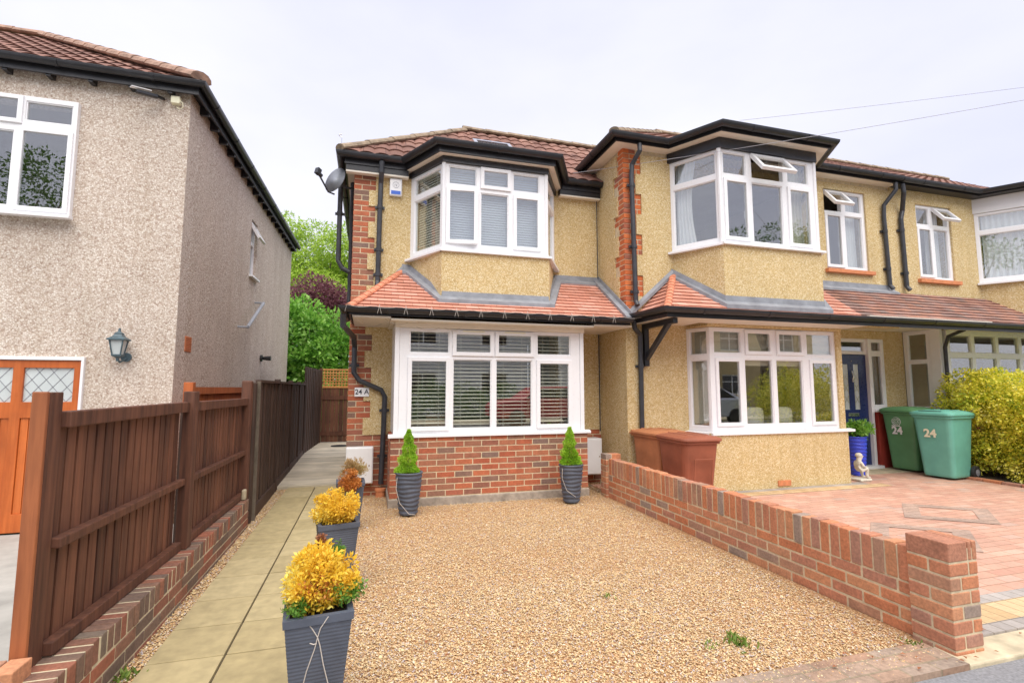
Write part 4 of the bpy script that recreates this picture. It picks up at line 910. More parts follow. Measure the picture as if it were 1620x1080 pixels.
# pipes, bracket
pipe(H2, [(3.62, 6.0, 4.86), (3.62, 5.99, 4.76), (3.57, 6.13, 4.6), (3.56, 6.135, 4.4), (3.585, 6.135, 2.62), (3.59, 6.10, 2.55)], .034, [(3.565, 6.135, 4.3), (3.575, 6.135, 3.4), (3.585, 6.135, 2.75)])
pipe(H2, [(3.50, 6.06, 2.33), (3.52, 6.07, 2.22), (3.63, 6.12, 2.14), (3.64, 6.135, 2.0), (3.63, 6.135, .0)], .034, [(3.64, 6.135, 1.7), (3.63, 6.135, .7)])
pipe(H2, [(8.50, 6.0, 4.86), (8.50, 6.0, 4.74), (8.38, 6.13, 4.5), (8.37, 6.135, 4.3), (8.40, 6.135, 3.12), (8.41, 6.09, 3.05)], .034, [(8.37, 6.135, 4.05), (8.39, 6.135, 3.4)])
mb = MB(); mb.box(3.69, 3.76, 6.10, 6.18, 1.70, 2.29); mb.box(3.69, 3.76, 5.42, 6.10, 2.22, 2.29)
mb.bar((3.725, 6.12, 1.80), (3.725, 5.55, 2.25), .06, .06); mb.build('porch_bracket', 'black', H2, bevel=.004)
mb = MB(); mb.box(5.56, 5.78, 5.785, 5.80, .03, .105); mb.build('air_brick', 'terracotta', H2)
# door
W_ = window(H2, (0, 6.80, 0), X, -Y, 7.95, 8.62, 2.0, 2.28, [(8.01, 8.57, 2.05, 2.23, 'f')])
window(H2, (0, 6.79, 0), X, -Y, 8.67, 9.02, 1.02, 2.28, [(8.73, 8.96, 2.06, 2.23, 'f'), (8.73, 8.96, 1.09, 1.98, 'f')], sill=(8.66, 9.06, 1.02), sillout=.07)
mb = MB(); mb.box(8.61, 8.668, 6.76, 6.86, .03, 2.28); mb.box(7.9, 7.948, 6.76, 6.86, .03, 2.28); mb.box(7.9, 8.72, 6.68, 6.86, .0, .05); mb.build('door_frame', 'upvc', H2, bevel=.004)
mb = MB(); dxs = [7.95, 8.07, 8.19, 8.31, 8.43, 8.608]; dzs = [.05, 1.02, 1.82, 1.99]
mb.gridwall(dxs, dzs, lambda i, j: not (j == 1 and i in (1, 3)), (0, 6.82, 0), X, Z, -Y, .045)
mb.obox((8.13, 6.815, .5), X * .1, Y * .006, Z * .3); mb.obox((8.44, 6.815, .5), X * .1, Y * .006, Z * .3); d = mb.build('front_door', 'navy', H2, bevel=.003)
for xa in (8.13, 8.37):
    mb = MB(); mb.box(xa - .06, xa + .06, 6.83, 6.835, 1.02, 1.82); mb.build('pane', 'frost', d)
    mb = MB()
    for zz in (1.2, 1.4, 1.6):
        for sg in (-1, 1): mb.bar((xa - .04 * sg, 6.827, zz - .06), (xa + .04 * sg, 6.827, zz + .06), .006, .006, (0, 1, 0))
    mb.bar((xa - .045, 6.827, 1.04), (xa - .045, 6.827, 1.8), .005, .005, (0, 1, 0)); mb.bar((xa + .045, 6.827, 1.04), (xa + .045, 6.827, 1.8), .005, .005, (0, 1, 0)); mb.build('leading', 'chrome', d)
mb = MB(); mb.box(8.13, 8.37, 6.805, 6.82, .90, .96); mb.build('letter_plate', 'chrome', d, bevel=.004)
mb = MB(); mb.tube([(8.25, 6.80, 1.52), (8.25, 6.775, 1.6), (8.25, 6.80, 1.7)], .012, 8); mb.lathe((8.25, 6.79, 1.50), [(.01, 0), (.02, .01), (.02, .03), (.01, .04)], 10); mb.lathe((8.25, 6.80, 1.87), [(.008, 0), (.012, .006), (.008, .012)], 10); mb.build('knocker', 'chrome', d)
mb = MB(); mb.box(7.06, 9.5, 6.3, 6.76, -.05, .0); mb.build('door_step', 'kerb', H2)

# ---- curtains of house 24
n1 = -Y
A, B = Vector((4.225, 6.18, 0)), Vector((4.60, 5.575, 0)); u = (B - A).normalized(); nn = Vector((u.y, -u.x, 0))
curtain(A, u, nn, .04, .34, 3.4, 4.7, 'white gathered curtain in the angled left side of the right upper bay', back=.12, taper=.5, waves=5)
curtain((0, 5.56, 0), X, n1, 5.86, 6.2, 3.4, 4.7, 'beige curtain at the right end of the upper bay with the open fanlight', 'fabric', waves=5, taper=.2)
curtain((0, 6.215, 0), X, n1, 7.66, 8.0, 3.36, 4.66, 'white curtain in the small window between the bay and the twin downpipes', waves=6)
for k, (a0, a1, b) in enumerate(((4.6, 5.1, 1.78), (5.14, 5.62, 1.72), (5.69, 6.17, 1.72), (6.24, 6.76, 1.78))):
    mb = MB(); V = []; rows_ = 14
    for j in range(rows_ + 1):
        f = j / rows_; dy = .02 + .03 * abs(math.sin(f * 3 * math.pi)); V.append((5.95 - dy + .02, 2.22 + (b - 2.22) * f))
    for (y0, z0), (y1, z1) in zip(V[:-1], V[1:]): mb.face([(a0, y0, z0), (a1, y0, z0), (a1, y1, z1), (a0, y1, z1)])
    tag(mb.build('roman_blind', 'fabric'), ['leftmost folded beige roman blind in the bay behind the brown bins', 'folded beige roman blind second from the left in the bay behind the brown bins',
        'folded beige roman blind third from the left in the bay behind the brown bins', 'folded beige roman blind at the right end of the bay, nearest the navy door'][k], 'blind', 'roman blinds')
A, B = Vector((4.42, 6.185, 0)), Vector((4.555, 5.87, 0)); u = (B - A).normalized(); nn = Vector((u.y, -u.x, 0))
mb = MB(); mb.obox(A + u * .17 - nn * .09 + Z * 1.55, u * .15, nn * .003, Z * .66); one(mb, 'roman_blind', 'fabric', 'lowered olive beige blind in the narrow side pane above the brown bins', 'blind', 'roman blinds')
def cushion(x, lab):
    mb = MB(); rings = []
    for t_ in (-1, -.7, 0, .7, 1): rings.append([Vector((x + (.22 - .04 * abs(t_)) * sx * (1 - .3 * t_ * t_), 6.1 + .07 * t_, .98 + (.17 - .04 * abs(t_)) * sz * (1 - .3 * t_ * t_))) for sx, sz in ((-1, -1), (0, -.85), (1, -1), (.9, 0), (1, 1), (0, .85), (-1, 1), (-.9, 0))])
    mb.loft(rings); o = one(mb, 'cushion', 'fabric', lab, 'cushion', 'window seat cushions', smooth=True); smooth_obj(o)
cushion(5.45, 'left one of two cream cushions seen through the bay beside the navy door'); cushion(5.98, 'right one of two cream cushions seen through the bay beside the navy door')
for x0, lab in ((4.55, 0),):
    mb = MB(); mb.box(5.1, 6.3, 6.05, 6.5, .08, .78); one(mb, 'window_seat', 'fabric', 'pale window seat under the two cream cushions inside the right bay', 'seat', bevel=.02)

# ================================================================== THIRD HOUSE (far right)
H3 = thing('neighbour_house', 'pebbledashed house at the right edge with a white glazed porch and a white upper bay', 'house', (11, 8.5, 0))
xs = [8.6, 9.19, 10.05, 10.8, 12.9, 14]; zs = [2.44, 3.28, 3.3, 4.64, 4.70, 4.872]
f = lambda i, j: not ((i == 1 and j in (1, 2)) or (i == 3 and j in (2, 3)))
mb = MB(); mb.gridwall(xs, zs, f, (0, 6.182, 0), X, Z, -Y, .24); mb.build('render', 'dash', H3)
window(H3, (0, 6.215, 0), X, -Y, 9.19, 10.05, 3.29, 4.64, [(9.25, 9.55, 4.29, 4.59, 'f'), (9.66, 9.97, 4.33, 4.56, 't'), (9.27, 9.53, 3.38, 4.19, 's'), (9.65, 9.99, 3.34, 4.22, 'f')])
mb = MB(); mb.box(9.12, 10.12, 6.12, 6.215, 3.22, 3.285); mb.build('tile_sill', 'terracotta', H3, bevel=.004)
bay_prism([(10.62, 6.3), (11.1, 5.5), (14, 5.5), (14, 6.3)], 2.5, 3.27, 'bay_render', 'dash', H3)
side_win(H3, (10.65, 6.18), (11.12, 5.53), 3.30, 4.58, 4.22, 0, m0=.05, m1=.05)
window(H3, (0, 5.52, 0), X, -Y, 11.13, 13.4, 3.30, 4.58, [(11.2 + .74 * k, 11.86 + .74 * k, 4.26, 4.54, 'f') for k in range(3)] + [(11.2 + .74 * k, 11.86 + .74 * k, 3.37, 4.18, 'f') for k in range(3)], sill=(11.1, 13.4, 3.3))
mb = MB(); mb.sweep([(10.64, 6.2, 4.585), (11.12, 5.52, 4.585), (14, 5.52, 4.585)], [(-.05, 0), (.02, 0), (.02, .27), (-.05, .27)]); mb.build('bay_board', 'white', H3)
eaves(H3, [(8.602, 6.2, 4.9), (10.64, 6.2, 4.9), (11.12, 5.52, 4.9), (14, 5.52, 4.9)], 4.94, 4.86, .19, soff='black')
mb = MB(); roof(mb, (0, 5.98, 4.94), X, sv, sv.length, (8.6, 14), (8.6, 14), .3, amp=.024, wl=.2, step=.022); mb.build('main_roof', 'tile_roll', H3)
mb = MB(); hip_tiles(mb, (8.6, 8.65, 6.66), (14, 8.65, 6.66), .1, .4); mb.build('ridge_tile', 'ridge', H3)
mb = MB(); mb.face([(8.6, 8.67, 6.64), (8.6, 11.3, 4.95), (14, 11.3, 4.95), (14, 8.67, 6.64)]); mb.build('rear_roof', 'tile_roll', H3)
mb = MB(); mb.box(8.7, 14, 10.7, 10.9, -.2, 4.9); mb.box(13.8, 14, 6.5, 10.7, -.2, 4.9); mb.build('wall', 'dash', H3)
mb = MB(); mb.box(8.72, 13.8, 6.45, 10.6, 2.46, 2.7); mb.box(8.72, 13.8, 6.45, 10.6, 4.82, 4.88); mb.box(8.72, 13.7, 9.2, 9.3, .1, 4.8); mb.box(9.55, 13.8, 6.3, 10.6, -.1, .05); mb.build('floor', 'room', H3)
yr = 5.37
mb = MB(); roof(mb, (0, yr, 2.385), X, s, L, (8.6, 14), (8.6, 14), .1); mb.build('lower_roof', 'tile_old', H3)
gutter(H3, [(8.602, 5.365, 2.40), (14, 5.365, 2.40)], .055)
mb = MB(); mb.box(8.602, 14, 5.367, 5.385, 2.29, 2.39); mb.build('fascia', 'black', H3)
mb = MB(); mb.box(9.60, 14, 5.388, 6.15, 2.40, 2.415); mb.box(8.62, 9.5, 5.39, 5.46, 2.3, 2.4); mb.build('soffit', 'cream', H3)
pipe(H3, [(8.66, 6.0, 4.86), (8.68, 6.0, 4.72), (8.80, 6.13, 4.45), (8.76, 6.135, 4.3), (8.78, 6.135, 3.12), (8.79, 6.09, 3.05)], .036, [(8.76, 6.135, 4.1), (8.78, 6.135, 3.35)])
pipe(H3, [(9.45, 5.75, 2.36), (9.54, 6.05, 2.28), (9.55, 6.12, 2.1), (9.55, 6.12, .0)], .03, [(9.55, 6.12, 1.6)])
# glazed porch side (faces left) and front
window(H3, (9.52, 6.79, 0), -Y, -X, .0, .45, 1.0, 2.43, [(.07, .39, 1.90, 2.37, 'f'), (.07, .39, 1.06, 1.84, 'f')])
mb = MB(); mb.box(9.50, 9.58, 6.17, 6.335, -.1, 2.43); mb.box(9.53, 9.58, 6.336, 6.79, -.1, .995); mb.build('porch_post', 'white', H3, bevel=.005)
window(H3, (0, 6.17, 0), X, -Y, 9.68, 13.0, .95, 2.41, [(9.75 + .62 * k, 10.28 + .62 * k, 2.02, 2.33, 'f') for k in range(5)] + [(9.75 + .62 * k, 10.28 + .62 * k, 1.03, 1.93, 'f') for k in range(5)], sill=(9.6, 13.0, .95))
mb = MB(); mb.box(9.585, 13.9, 6.18, 6.4, -.2, .94); mb.build('porch_base', 'brick_tex', H3)
curtain((0, 6.215, 0), X, n1, 9.66, 9.99, 3.33, 4.6, 'white curtain in the small window right of the twin downpipes', waves=6)
A, B = Vector((10.65, 6.18, 0)), Vector((11.12, 5.53, 0)); u = (B - A).normalized(); nn = Vector((u.y, -u.x, 0))
curtain(A, u, nn, .1, .76, 3.33, 4.56, 'wide white curtain in the upper bay at the right edge of the photo', back=.1, waves=8)

# ================================================================== LEFT HOUSE
HL = thing('detached_house', 'pinkish grey pebbledashed house at the left with black eaves and orange garage doors', 'house', (-2.3, 7.0, -.25))
fx = Vector((.18, 7.5, 0)).normalized(); fn = Vector((fx.y, -fx.x, 0))
xs = [-12, -5.6, -3.45, -3.205, -2.3]; zs = [-.3, 1.76, 3.42, 4.84, 5.2]; xs = [-12, -8.0, -5.62, -3.46, -3.205, -2.3]
def solL(i, j):
    x = (xs[i] + xs[i + 1]) / 2; z = (zs[j] + zs[j + 1]) / 2
    return not ((-5.62 < x < -3.46 and 3.42 < z < 4.84) or (-8 < x < -3.205 and z < 1.76))
mb = MB(); mb.gridwall(xs, zs, solL, (0, 7.0, 0), X, Z, -Y, .25)
O = Vector((-2.3, 7.0, 0)); a_ = [.25, 3.25, 3.72, 7.5]; b_ = [-.3, 3.52, 4.62, 5.2]
mb.gridwall([0.0] + a_[0:], b_, lambda i, j: not (i == 2 and j == 1), O, fx, Z, fn, .24)
mb.build('wall', 'dash_left', HL)
mb = MB(); mb.box(-12, -2.6, 14.3, 14.5, -.3, 5.2); mb.build('rear_wall', 'dash_left', HL)
mb = MB(); mb.box(-8, -2.56, 7.4, 14, 2.5, 2.7); mb.box(-8, -2.56, 7.4, 14, 5.1, 5.18); mb.box(-8, -2.5, 10.2, 10.3, 0, 5.1); mb.build('floor', 'dark_room', HL)
window(HL, (0, 6.94, 0), X, -Y, -5.62, -3.46, 3.42, 4.84,
       [(-5.56 + .53 * k, -5.10 + .53 * k, 4.54 + .0, 4.78, 'f' if k in (0, 3) else 's') for k in range(4)] + [(-5.55 + .53 * k, -5.12 + .53 * k, 3.50, 4.40, 's' if k in (0, 3) else 'f') for k in range(4)], sill=(-5.66, -3.42, 3.42))
# flank window with open top light
window(HL, O - fn * .05, fx, fn, 3.25, 3.72, 3.52, 4.62, [(3.30, 3.67, 4.27, 4.55, 'T'), (3.30, 3.67, 3.58, 4.17, 'f')], sill=(3.2, 3.78, 3.54), sillout=.12)
# garage
mb = MB(); mb.gridwall([-8, -7.97, -3.235, -3.205], [-.26, 1.72, 1.76], lambda i, j: not (i == 1 and j == 0), (0, 6.96, 0), X, Z, -Y, .1); mb.build('garage_frame', 'white', HL, bevel=.004)
for k in range(4):
    x1 = -3.237 - k * 1.18; x0 = x1 - 1.175; lx, rx = x0 + .60, x1 - .08
    for q in (0,):
        mb = MB(); gx = [x0, x0 + .05, x0 + .53, x0 + .63, x1 - .07, x1]; gz = [-.2, .92, 1.0, 1.24, 1.64, 1.72]; gz = [-.2, -.08, .0, 1.06, 1.24, 1.63, 1.715]
        mb.gridwall(gx, gz, lambda i, j: not (j == 4 and i in (1, 3)) and not (j == 2 and i in (1, 3)), (0, 6.985, 0), X, Z, -Y, .05)
        for xa, xb in ((gx[1], gx[2]), (gx[3], gx[4])):
            m_ = 6
            for r_ in range(m_): mb.box(xa + (xb - xa) * r_ / m_ + .003, xa + (xb - xa) * (r_ + 1) / m_ - .003, 7.0, 7.02, .0, 1.06)
            mb.box(xa, xb, 7.021, 7.03, 0, 1.06)
        gd = mb.build('garage_door', 'garage', HL, bevel=.003)
        for xa, xb in ((gx[1], gx[2]), (gx[3], gx[4])):
            mb = MB(); mb.box(xa, xb, 7.012, 7.016, 1.24, 1.63); mb.build('pane', 'frost', gd)
            mb = MB(); w_ = (xb - xa); h_ = .39
            for t_ in range(-3, 5):
                for sg in (1, -1):
                    # diagonal clipped to the pane
                    x_a = xa + w_ * t_ / 3.5; pts = []
                    for z_, xx in ((1.24, x_a), (1.63, x_a + sg * h_ * .8)): pts.append((xx, z_))
                    (p0, q0), (p1, q1) = pts
                    def clip(p, q, P1, Q1, lim):
                        return (lim, q + (Q1 - q) * (lim - p) / (P1 - p)) if P1 != p else (p, q)
                    if max(p0, p1) <= xa or min(p0, p1) >= xb: continue
                    if p0 < xa: p0, q0 = clip(p0, q0, p1, q1, xa)
                    if p0 > xb: p0, q0 = clip(p0, q0, p1, q1, xb)
                    if p1 < xa: p1, q1 = clip(p1, q1, p0, q0, xa)
                    if p1 > xb: p1, q1 = clip(p1, q1, p0, q0, xb)
                    mb.bar((p0, 7.011, q0), (p1, 7.011, q1), .006, .004, (0, 1, 0))
            mb.build('leading', 'lead', gd)
PL = [(-12, 7.0, 5.1), (-2.3, 7.0, 5.1), tuple(O + fx * 7.5 + Z * 5.1)]
mb = MB(); mb.sweep(PL, [(.10, .02), (.125, .02), (.125, .145), (.10, .145)]); mb.sweep(PL, [(-.05, .10), (.10, .10), (.10, .11), (-.05, .11)]); mb.build('fascia', 'black', HL)
gutter(HL, [(p[0], p[1], 5.255) for p in offs(PL, .127)], .052)
for k in range(13):
    x = -2.5 - k * .42; mb = MB(); mb.box(x - .025, x + .025, 6.89, 7.0, 5.10, 5.195); mb.build('rafter_end', 'black', HL)
for k in range(18):
    mb = MB(); c = O + fx * (.35 + k * .41) + fn * .055 + Z * 5.145; mb.obox(c, fx * .025, fn * .055, Z * .06); mb.build('rafter_end', 'black', HL)
ap = Vector((-5.8, 10.45, 7.68)); ey = 6.85; sv = Vector((0, ap.y - ey, ap.z - 5.25)); mb = MB()
roof(mb, (0, ey, 5.25), X, sv, sv.length, (-13.0, -2.17), (-13.0, ap.x), .33, amp=.022, wl=.22, step=.02)
sv2 = Vector((-3.66, 0, 2.43)); roof(mb, (-2.14, 0, 5.25), Y, sv2, sv2.length, (6.78, 14.7), (10.45, 10.9), .33, amp=.022, wl=.22, step=.02); mb.build('main_roof', 'tile_roll', HL)
mb = MB(); hip_tiles(mb, (-2.15, 6.83, 5.29), ap + Z * .04, .13, .42); hip_tiles(mb, ap + Z * .03, (-13, ap.y, ap.z + .03), .13, .42); mb.build('ridge_tile', 'ridge_pink', HL)
mb = MB(); mb.face([(-13, 10.5, 7.66), (-5.8, 10.5, 7.66), (-2, 14.7, 5.2), (-13, 14.7, 5.2)]); mb.build('rear_roof', 'tile_roll', HL)
mb = MB(); c = O + fx * .40 + fn * .001 + Z * 1.97; mb.obox(c, fx * .11, fn * .004, Z * .1)
for k in range(9): mb.obox(c + fn * .006 + Z * (-.085 + k * .021), fx * .10, fn * .006, Z * .005)
mb.build('air_brick', 'terracotta', HL)

# fixtures on the left house
t = thing('wall_lantern', 'dark metal coach lantern on the pebbledash right of the garage', 'lantern', (-2.80, 7.0, 1.7))
cx, cy = -2.83, 6.85
mb = MB()
for z_, r_ in ((1.99, .012), (2.02, .02)): pass
mb.loft([[(cx + r * a, cy + r * b, z) for a, b in ((-1, -1), (1, -1), (1, 1), (-1, 1))] for r, z in ((.088, 1.955), (.09, 1.97), (.05, 2.0), (.035, 2.03), (.04, 2.035), (.012, 2.06), (.008, 2.10))]); mb.build('cap', 'lamp_metal', t)
mb = MB()
for a, b in ((-1, -1), (1, -1), (1, 1), (-1, 1)): mb.bar((cx + .068 * a, cy + .068 * b, 1.955), (cx + .042 * a, cy + .042 * b, 1.79), .012, .012)
mb.loft([[(cx + r * a, cy + r * b, z) for a, b in ((-1, -1), (1, -1), (1, 1), (-1, 1))] for r, z in ((.05, 1.79), (.046, 1.77), (.015, 1.75), (.01, 1.71))]); mb.build('cage', 'lamp_metal', t)
mb = MB(); mb.loft([[(cx + r * a, cy + r * b, z) for a, b in ((-1, -1), (1, -1), (1, 1), (-1, 1))] for r, z in ((.062, 1.954), (.039, 1.791))]); mb.build('lamp_glass', 'frost', t)
mb = MB(); mb.tube([(cx, cy, 1.74), (cx + .01, cy + .03, 1.70), (cx + .03, 6.96, 1.74), (cx + .03, 7.0, 1.76)], .012, 8)
mb.tube([(cx + .03, 6.975, 1.765), (cx + .03, 7.0, 1.765)], .055, 16); mb.build('bracket', 'lamp_metal', t)
t = thing('security_camera', 'small black and white security camera under the left house eaves', 'camera', (-2.7, 7.0, 5.05))
mb = MB(); mb.bar((-2.80, 6.74, 4.98), (-2.62, 6.88, 5.02), .05, .045); mb.build('housing', 'black', t, bevel=.008)
mb = MB(); mb.bar((-2.84, 6.70, 5.01), (-2.68, 6.83, 5.05), .06, .008); mb.build('hood', 'white', t)
mb = MB(); mb.bar((-2.62, 6.88, 5.02), (-2.60, 6.99, 5.06), .03, .03); mb.build('mount', 'black', t)
mb = MB(); mb.box(-2.50, -2.40, 6.93, 6.999, 5.0, 5.09); mb.tube([(-2.40, 6.93, 5.04), (-2.36, 6.92, 5.0), (-2.36, 6.93, 4.95), (-2.40, 6.95, 4.93), (-2.44, 6.96, 4.96)], .006, 6)
one(mb, 'junction_box', 'number_c', 'small cream junction box with a looped cable under the left house eaves', 'junction box', bevel=.004)
t = thing('handrail_bar', 'sloping grey metal bar bracketed to the side wall of the left house', 'bar', tuple(O + fx * 2.8 + Z * 2.45))
p0 = O + fx * 2.65 + Z * 2.47; p1 = O + fx * 3.75 + Z * 3.08
mb = MB(); mb.tube([p0 + fn * .16, p1 + fn * .16], .03, 10); mb.build('bar', 'dish', t)
mb = MB(); mb.tube([p0, p0 + fn * .17], .018, 8); mb.tube([p1, p1 + fn * .17], .018, 8); mb.build('bracket', 'dish', t)
t = thing('wall_spotlight', 'small black spotlight on the side wall of the left house above the fence', 'spotlight', tuple(O + fx * 4.4 + Z * 2.0))
c = O + fx * 4.45 + Z * 2.02; mb = MB(); mb.tube([c, c + fn * .04], .07, 14); mb.build('base', 'black', t)
mb = MB(); mb.tube([c + fn * .04, c + fn * .12, c + fn * .2], [.03, .045, .05], 12); mb.build('head', 'black', t)
# ================================================================== FENCES AND WALLS
def board_fence(root, y0, y1, zt, zb=.10, x=-1.44, bw=.105, gap=.012):
    mb = MB(); y = y0; k = 0
    while y < y1 - .02:
        yy = min(y + bw, y1); mb.obox((x + (.0 if k % 2 else -.014), (y + yy) / 2, (zb + zt - .04) / 2), X * .009, Y * (yy - y) / 2, Vector((random.uniform(-.008, .008) , random.uniform(-.0045, .0045), 1)) * (zt - .04 - zb) / 2); y += bw - (.0 if k % 2 else -.002) + gap * 0; k += 1
    return mb.build('boards', 'fence', root, bevel=.002)
FN = thing('garden_fence', 'low dark brown timber fence of upright boards standing on the low brick wall', 'fence', (-1.28, 4.2, .27))
fnx = lambda y: -1.290 + (y - 2.6) * .018
for (a, b) in ((2.66, 4.09), (4.20, 5.76)):
    mb = MB(); y = a + .004
    while y < b - .03:
        yy = min(y + .070, b); mb.obox((fnx(y) - .024, (y + yy) / 2, .775), X * .009, Y * (yy - y) / 2, Vector((random.uniform(-.006, .006), random.uniform(-.004, .004), 1)) * .485); y += .083
    mb.build('boards', 'fence', FN, bevel=.002)
    mb = MB(); y = a
    while y < b - .03:
        yy = min(y + .14, b); mb.obox((fnx(y) - .050, (y + yy) / 2, .775), X * .009, Y * (yy - y) / 2 * random.uniform(.97, 1.0), Z * .48); y += .142
    mb.build('backing_boards', 'fence_old', FN)
    for z, h, nm in ((1.262, .072, 'top_rail'), (.735, .045, 'middle_rail'), (.302, .058, 'bottom_rail')):
        mb = MB(); mb.bar((fnx(a) + .01, a, z), (fnx(b) + .01, b, z + random.uniform(-.004, .004)), .05, h); mb.build(nm, 'fence', FN, bevel=.006)
mb = MB(); mb.box(-1.275, -1.200, 4.095, 4.195, .272, 1.375); mb.build('post', 'fence', FN, bevel=.005)
mb = MB(); mb.box(-1.335, -1.288, 2.568, 2.66, .0, 1.382); mb.build('post', 'fence', FN, bevel=.005)
mb = MB(); mb.box(-1.345, -1.290, 2.545, 2.567, -.25, 1.384); mb.build('worn_post', 'post_worn', FN, bevel=.005)
mb = MB(); mb.box(-1.27, -1.175, 5.765, 5.86, -.1, 1.475); mb.build('end_post', 'fence', FN, bevel=.012)
mb = MB(); mb.box(-1.26, -1.155, 5.865, 5.965, -.1, 1.46); mb.build('end_post', 'fence_old', FN, bevel=.014)
mb = MB(); mb.box(-1.20, -1.165, 5.66, 5.73, .275, .375); one(mb, 'broken_slab_piece', 'kerb', 'small grey piece of slab standing at the far end of the low brick wall', 'slab piece', bevel=.01)
# tall panels along the alley
FT = thing('alley_fence', 'tall dark weathered panel fence along the boarded alley', 'fence', (-1.2, 9, 0))
def fxx(y): return -1.165 - (y - 5.97) * .021
ysf = [6.02, 7.55, 9.0, 10.2, 11.2]
for a, b in zip(ysf[:-1], ysf[1:]):
    mb = MB(); n_b = 16
    for k in range(n_b):
        y0 = a + (b - a) * k / n_b; y1 = a + (b - a) * (k + 1) / n_b
        mb.obox((fxx((y0 + y1) / 2) - .025 + (.008 if k % 2 else 0), (y0 + y1) / 2, .79), X * .008, Y * (y1 - y0) / 2 * 1.02, Z * .67)
    for q in range(5):
        y0 = a + (b - a) * (q + .5) / 5; mb.box(fxx(y0) - .016, fxx(y0) - .004, y0 - .02, y0 + .02, .12, 1.46)
    mb.build('panel', 'fence_old', FT)
    mb = MB(); mb.bar((fxx(a), a, 1.475), (fxx(b), b, 1.475), .05, .03); mb.build('capping', 'fence_old', FT)
    mb = MB(); mb.box(fxx(b) - .05, fxx(b) + .02, b - .035, b + .035, -.1, 1.52); mb.build('post', 'fence_old', FT, bevel=.006)
    mb = MB(); mb.bar((fxx(a), a, .05), (fxx(b), b, .05), .03, .14); mb.build('gravel_board', 'fence_old', FT)
mb = MB(); mb.box(fxx(6) + .0, fxx(6) + .035, 5.985, 6.02, -.1, 1.47); mb.build('metal_post', 'bark', FT, bevel=.004)
mb = MB(); k = 0; y = 11.25
while y < 13.5: xx = fxx(11.2) + (y - 11.2) * .055; mb.box(xx - .02, xx - .0 + .006 * (k % 2), y, y + .11, -.1, 1.85); y += .115; k += 1
mb.build('tall_panel', 'fence_old', FT)
# gate
GT = thing('garden_gate', 'dark red brown board gate with an orange trellis top at the end of the alley', 'gate', (-.7, 13.5, .0))
mb = MB(); x = -1.12
while x < -.1: mb.box(x, x + .098, 13.50, 13.52, .04, 1.40); x += .102
mb.box(-1.15, -.08, 13.485, 13.499, .2, .3); mb.box(-1.15, -.08, 13.485, 13.499, 1.1, 1.2); mb.build('boards', 'fence', GT)
mb = MB(); mb.box(-1.2, -1.13, 13.47, 13.56, -.1, 1.9); mb.box(-.08, .0, 13.47, 13.56, -.1, 1.9); mb.build('gate_post', 'fence', GT)
mb = MB(); x = -1.10
while x < -.1: mb.box(x, x + .028, 13.50, 13.508, 1.41, 1.87); x += .072
z = 1.42
while z < 1.87: mb.box(-1.12, -.1, 13.492, 13.4995, z, z + .028); z += .07
mb.box(-1.12, -.1, 13.485, 13.52, 1.855, 1.885); mb.box(-1.12, -.1, 13.485, 13.52, 1.40, 1.43); mb.build('trellis', 'trellis', GT)
mb = MB(); mb.lathe((-.62, 12.6, .03), [(.2, 0), (.2, .012), (.17, .016)], 20); one(mb, 'drain_cover', 'rubber', 'round black drain cover on the grey boards near the gate', 'drain cover')
# orange fence on the neighbour's side
OF = thing('orange_board_fence', 'bright orange board fence seen over the dark fence beside the left house', 'fence', (-1.8, 7.4, -.2))
mb = MB(); k = 0; y = 6.15
while y < 9.2: mb.box(-1.85, -1.835, y, y + .11, -.22, 1.39); y += .115
mb.box(-1.87, -1.80, 6.1, 9.25, 1.33, 1.41); mb.build('boards', 'fence_orange', OF)
mb = MB(); mb.box(-1.88, -1.79, 6.02, 6.11, -.22, 1.46); mb.build('post', 'fence_orange', OF, bevel=.005)

# brick dwarf wall under the fence
DW = thing('dwarf_wall', 'low wall of dark mixed bricks with a brick on edge top under the dark fence', 'wall', (-1.25, 4.5, 0))
mb = MB(); mb.box(-1.355, -1.149, 1.4, 5.74, -.2, .264); mb.build('mortar_core', 'mortar_dark', DW)
mb = MB(); bricks(mb, (-1.145, 1.4, -.06), Y, X, 4.35, 3, .1, bh=.072); mb.build('brick_courses', 'brick_dwarf', DW, bevel=.003)
mb = MB(); y = 1.41
while y < 5.70:
    j = random.uniform(-.004, .004); a = random.uniform(-.02, .02)
    mb.obox((-1.252 + j, y + .0325, .215 + random.uniform(-.003, .003)), Vector((.108, .108 * a, 0)), Vector((0, .0265, 0)), Z * .054); y += .067
mb.build('coping_bricks', 'brick_dwarf', DW, bevel=.005)
# near brick pier at the left edge
PR = thing('brick_pier', 'short brick pier under the worn orange post at the bottom left', 'pier', (-1.6, 2.5, 0))
mb = MB(); mb.box(-1.90, -1.262, 2.425, 2.535, -.25, .30); mb.build('mortar_core', 'mortar', PR)
mb = MB()
for z in range(7): bricks(mb, (-1.90, 2.419, -.262 + z * .07), X, -Y, .645, 1, .1, bh=.07, start=z)
for k in range(8): mb.obox((-1.86 + k * .0805, 2.478, .283), X * .037, Y * .06, Z * .05)
mb.build('brickwork', 'brick_low', PR, bevel=.005)

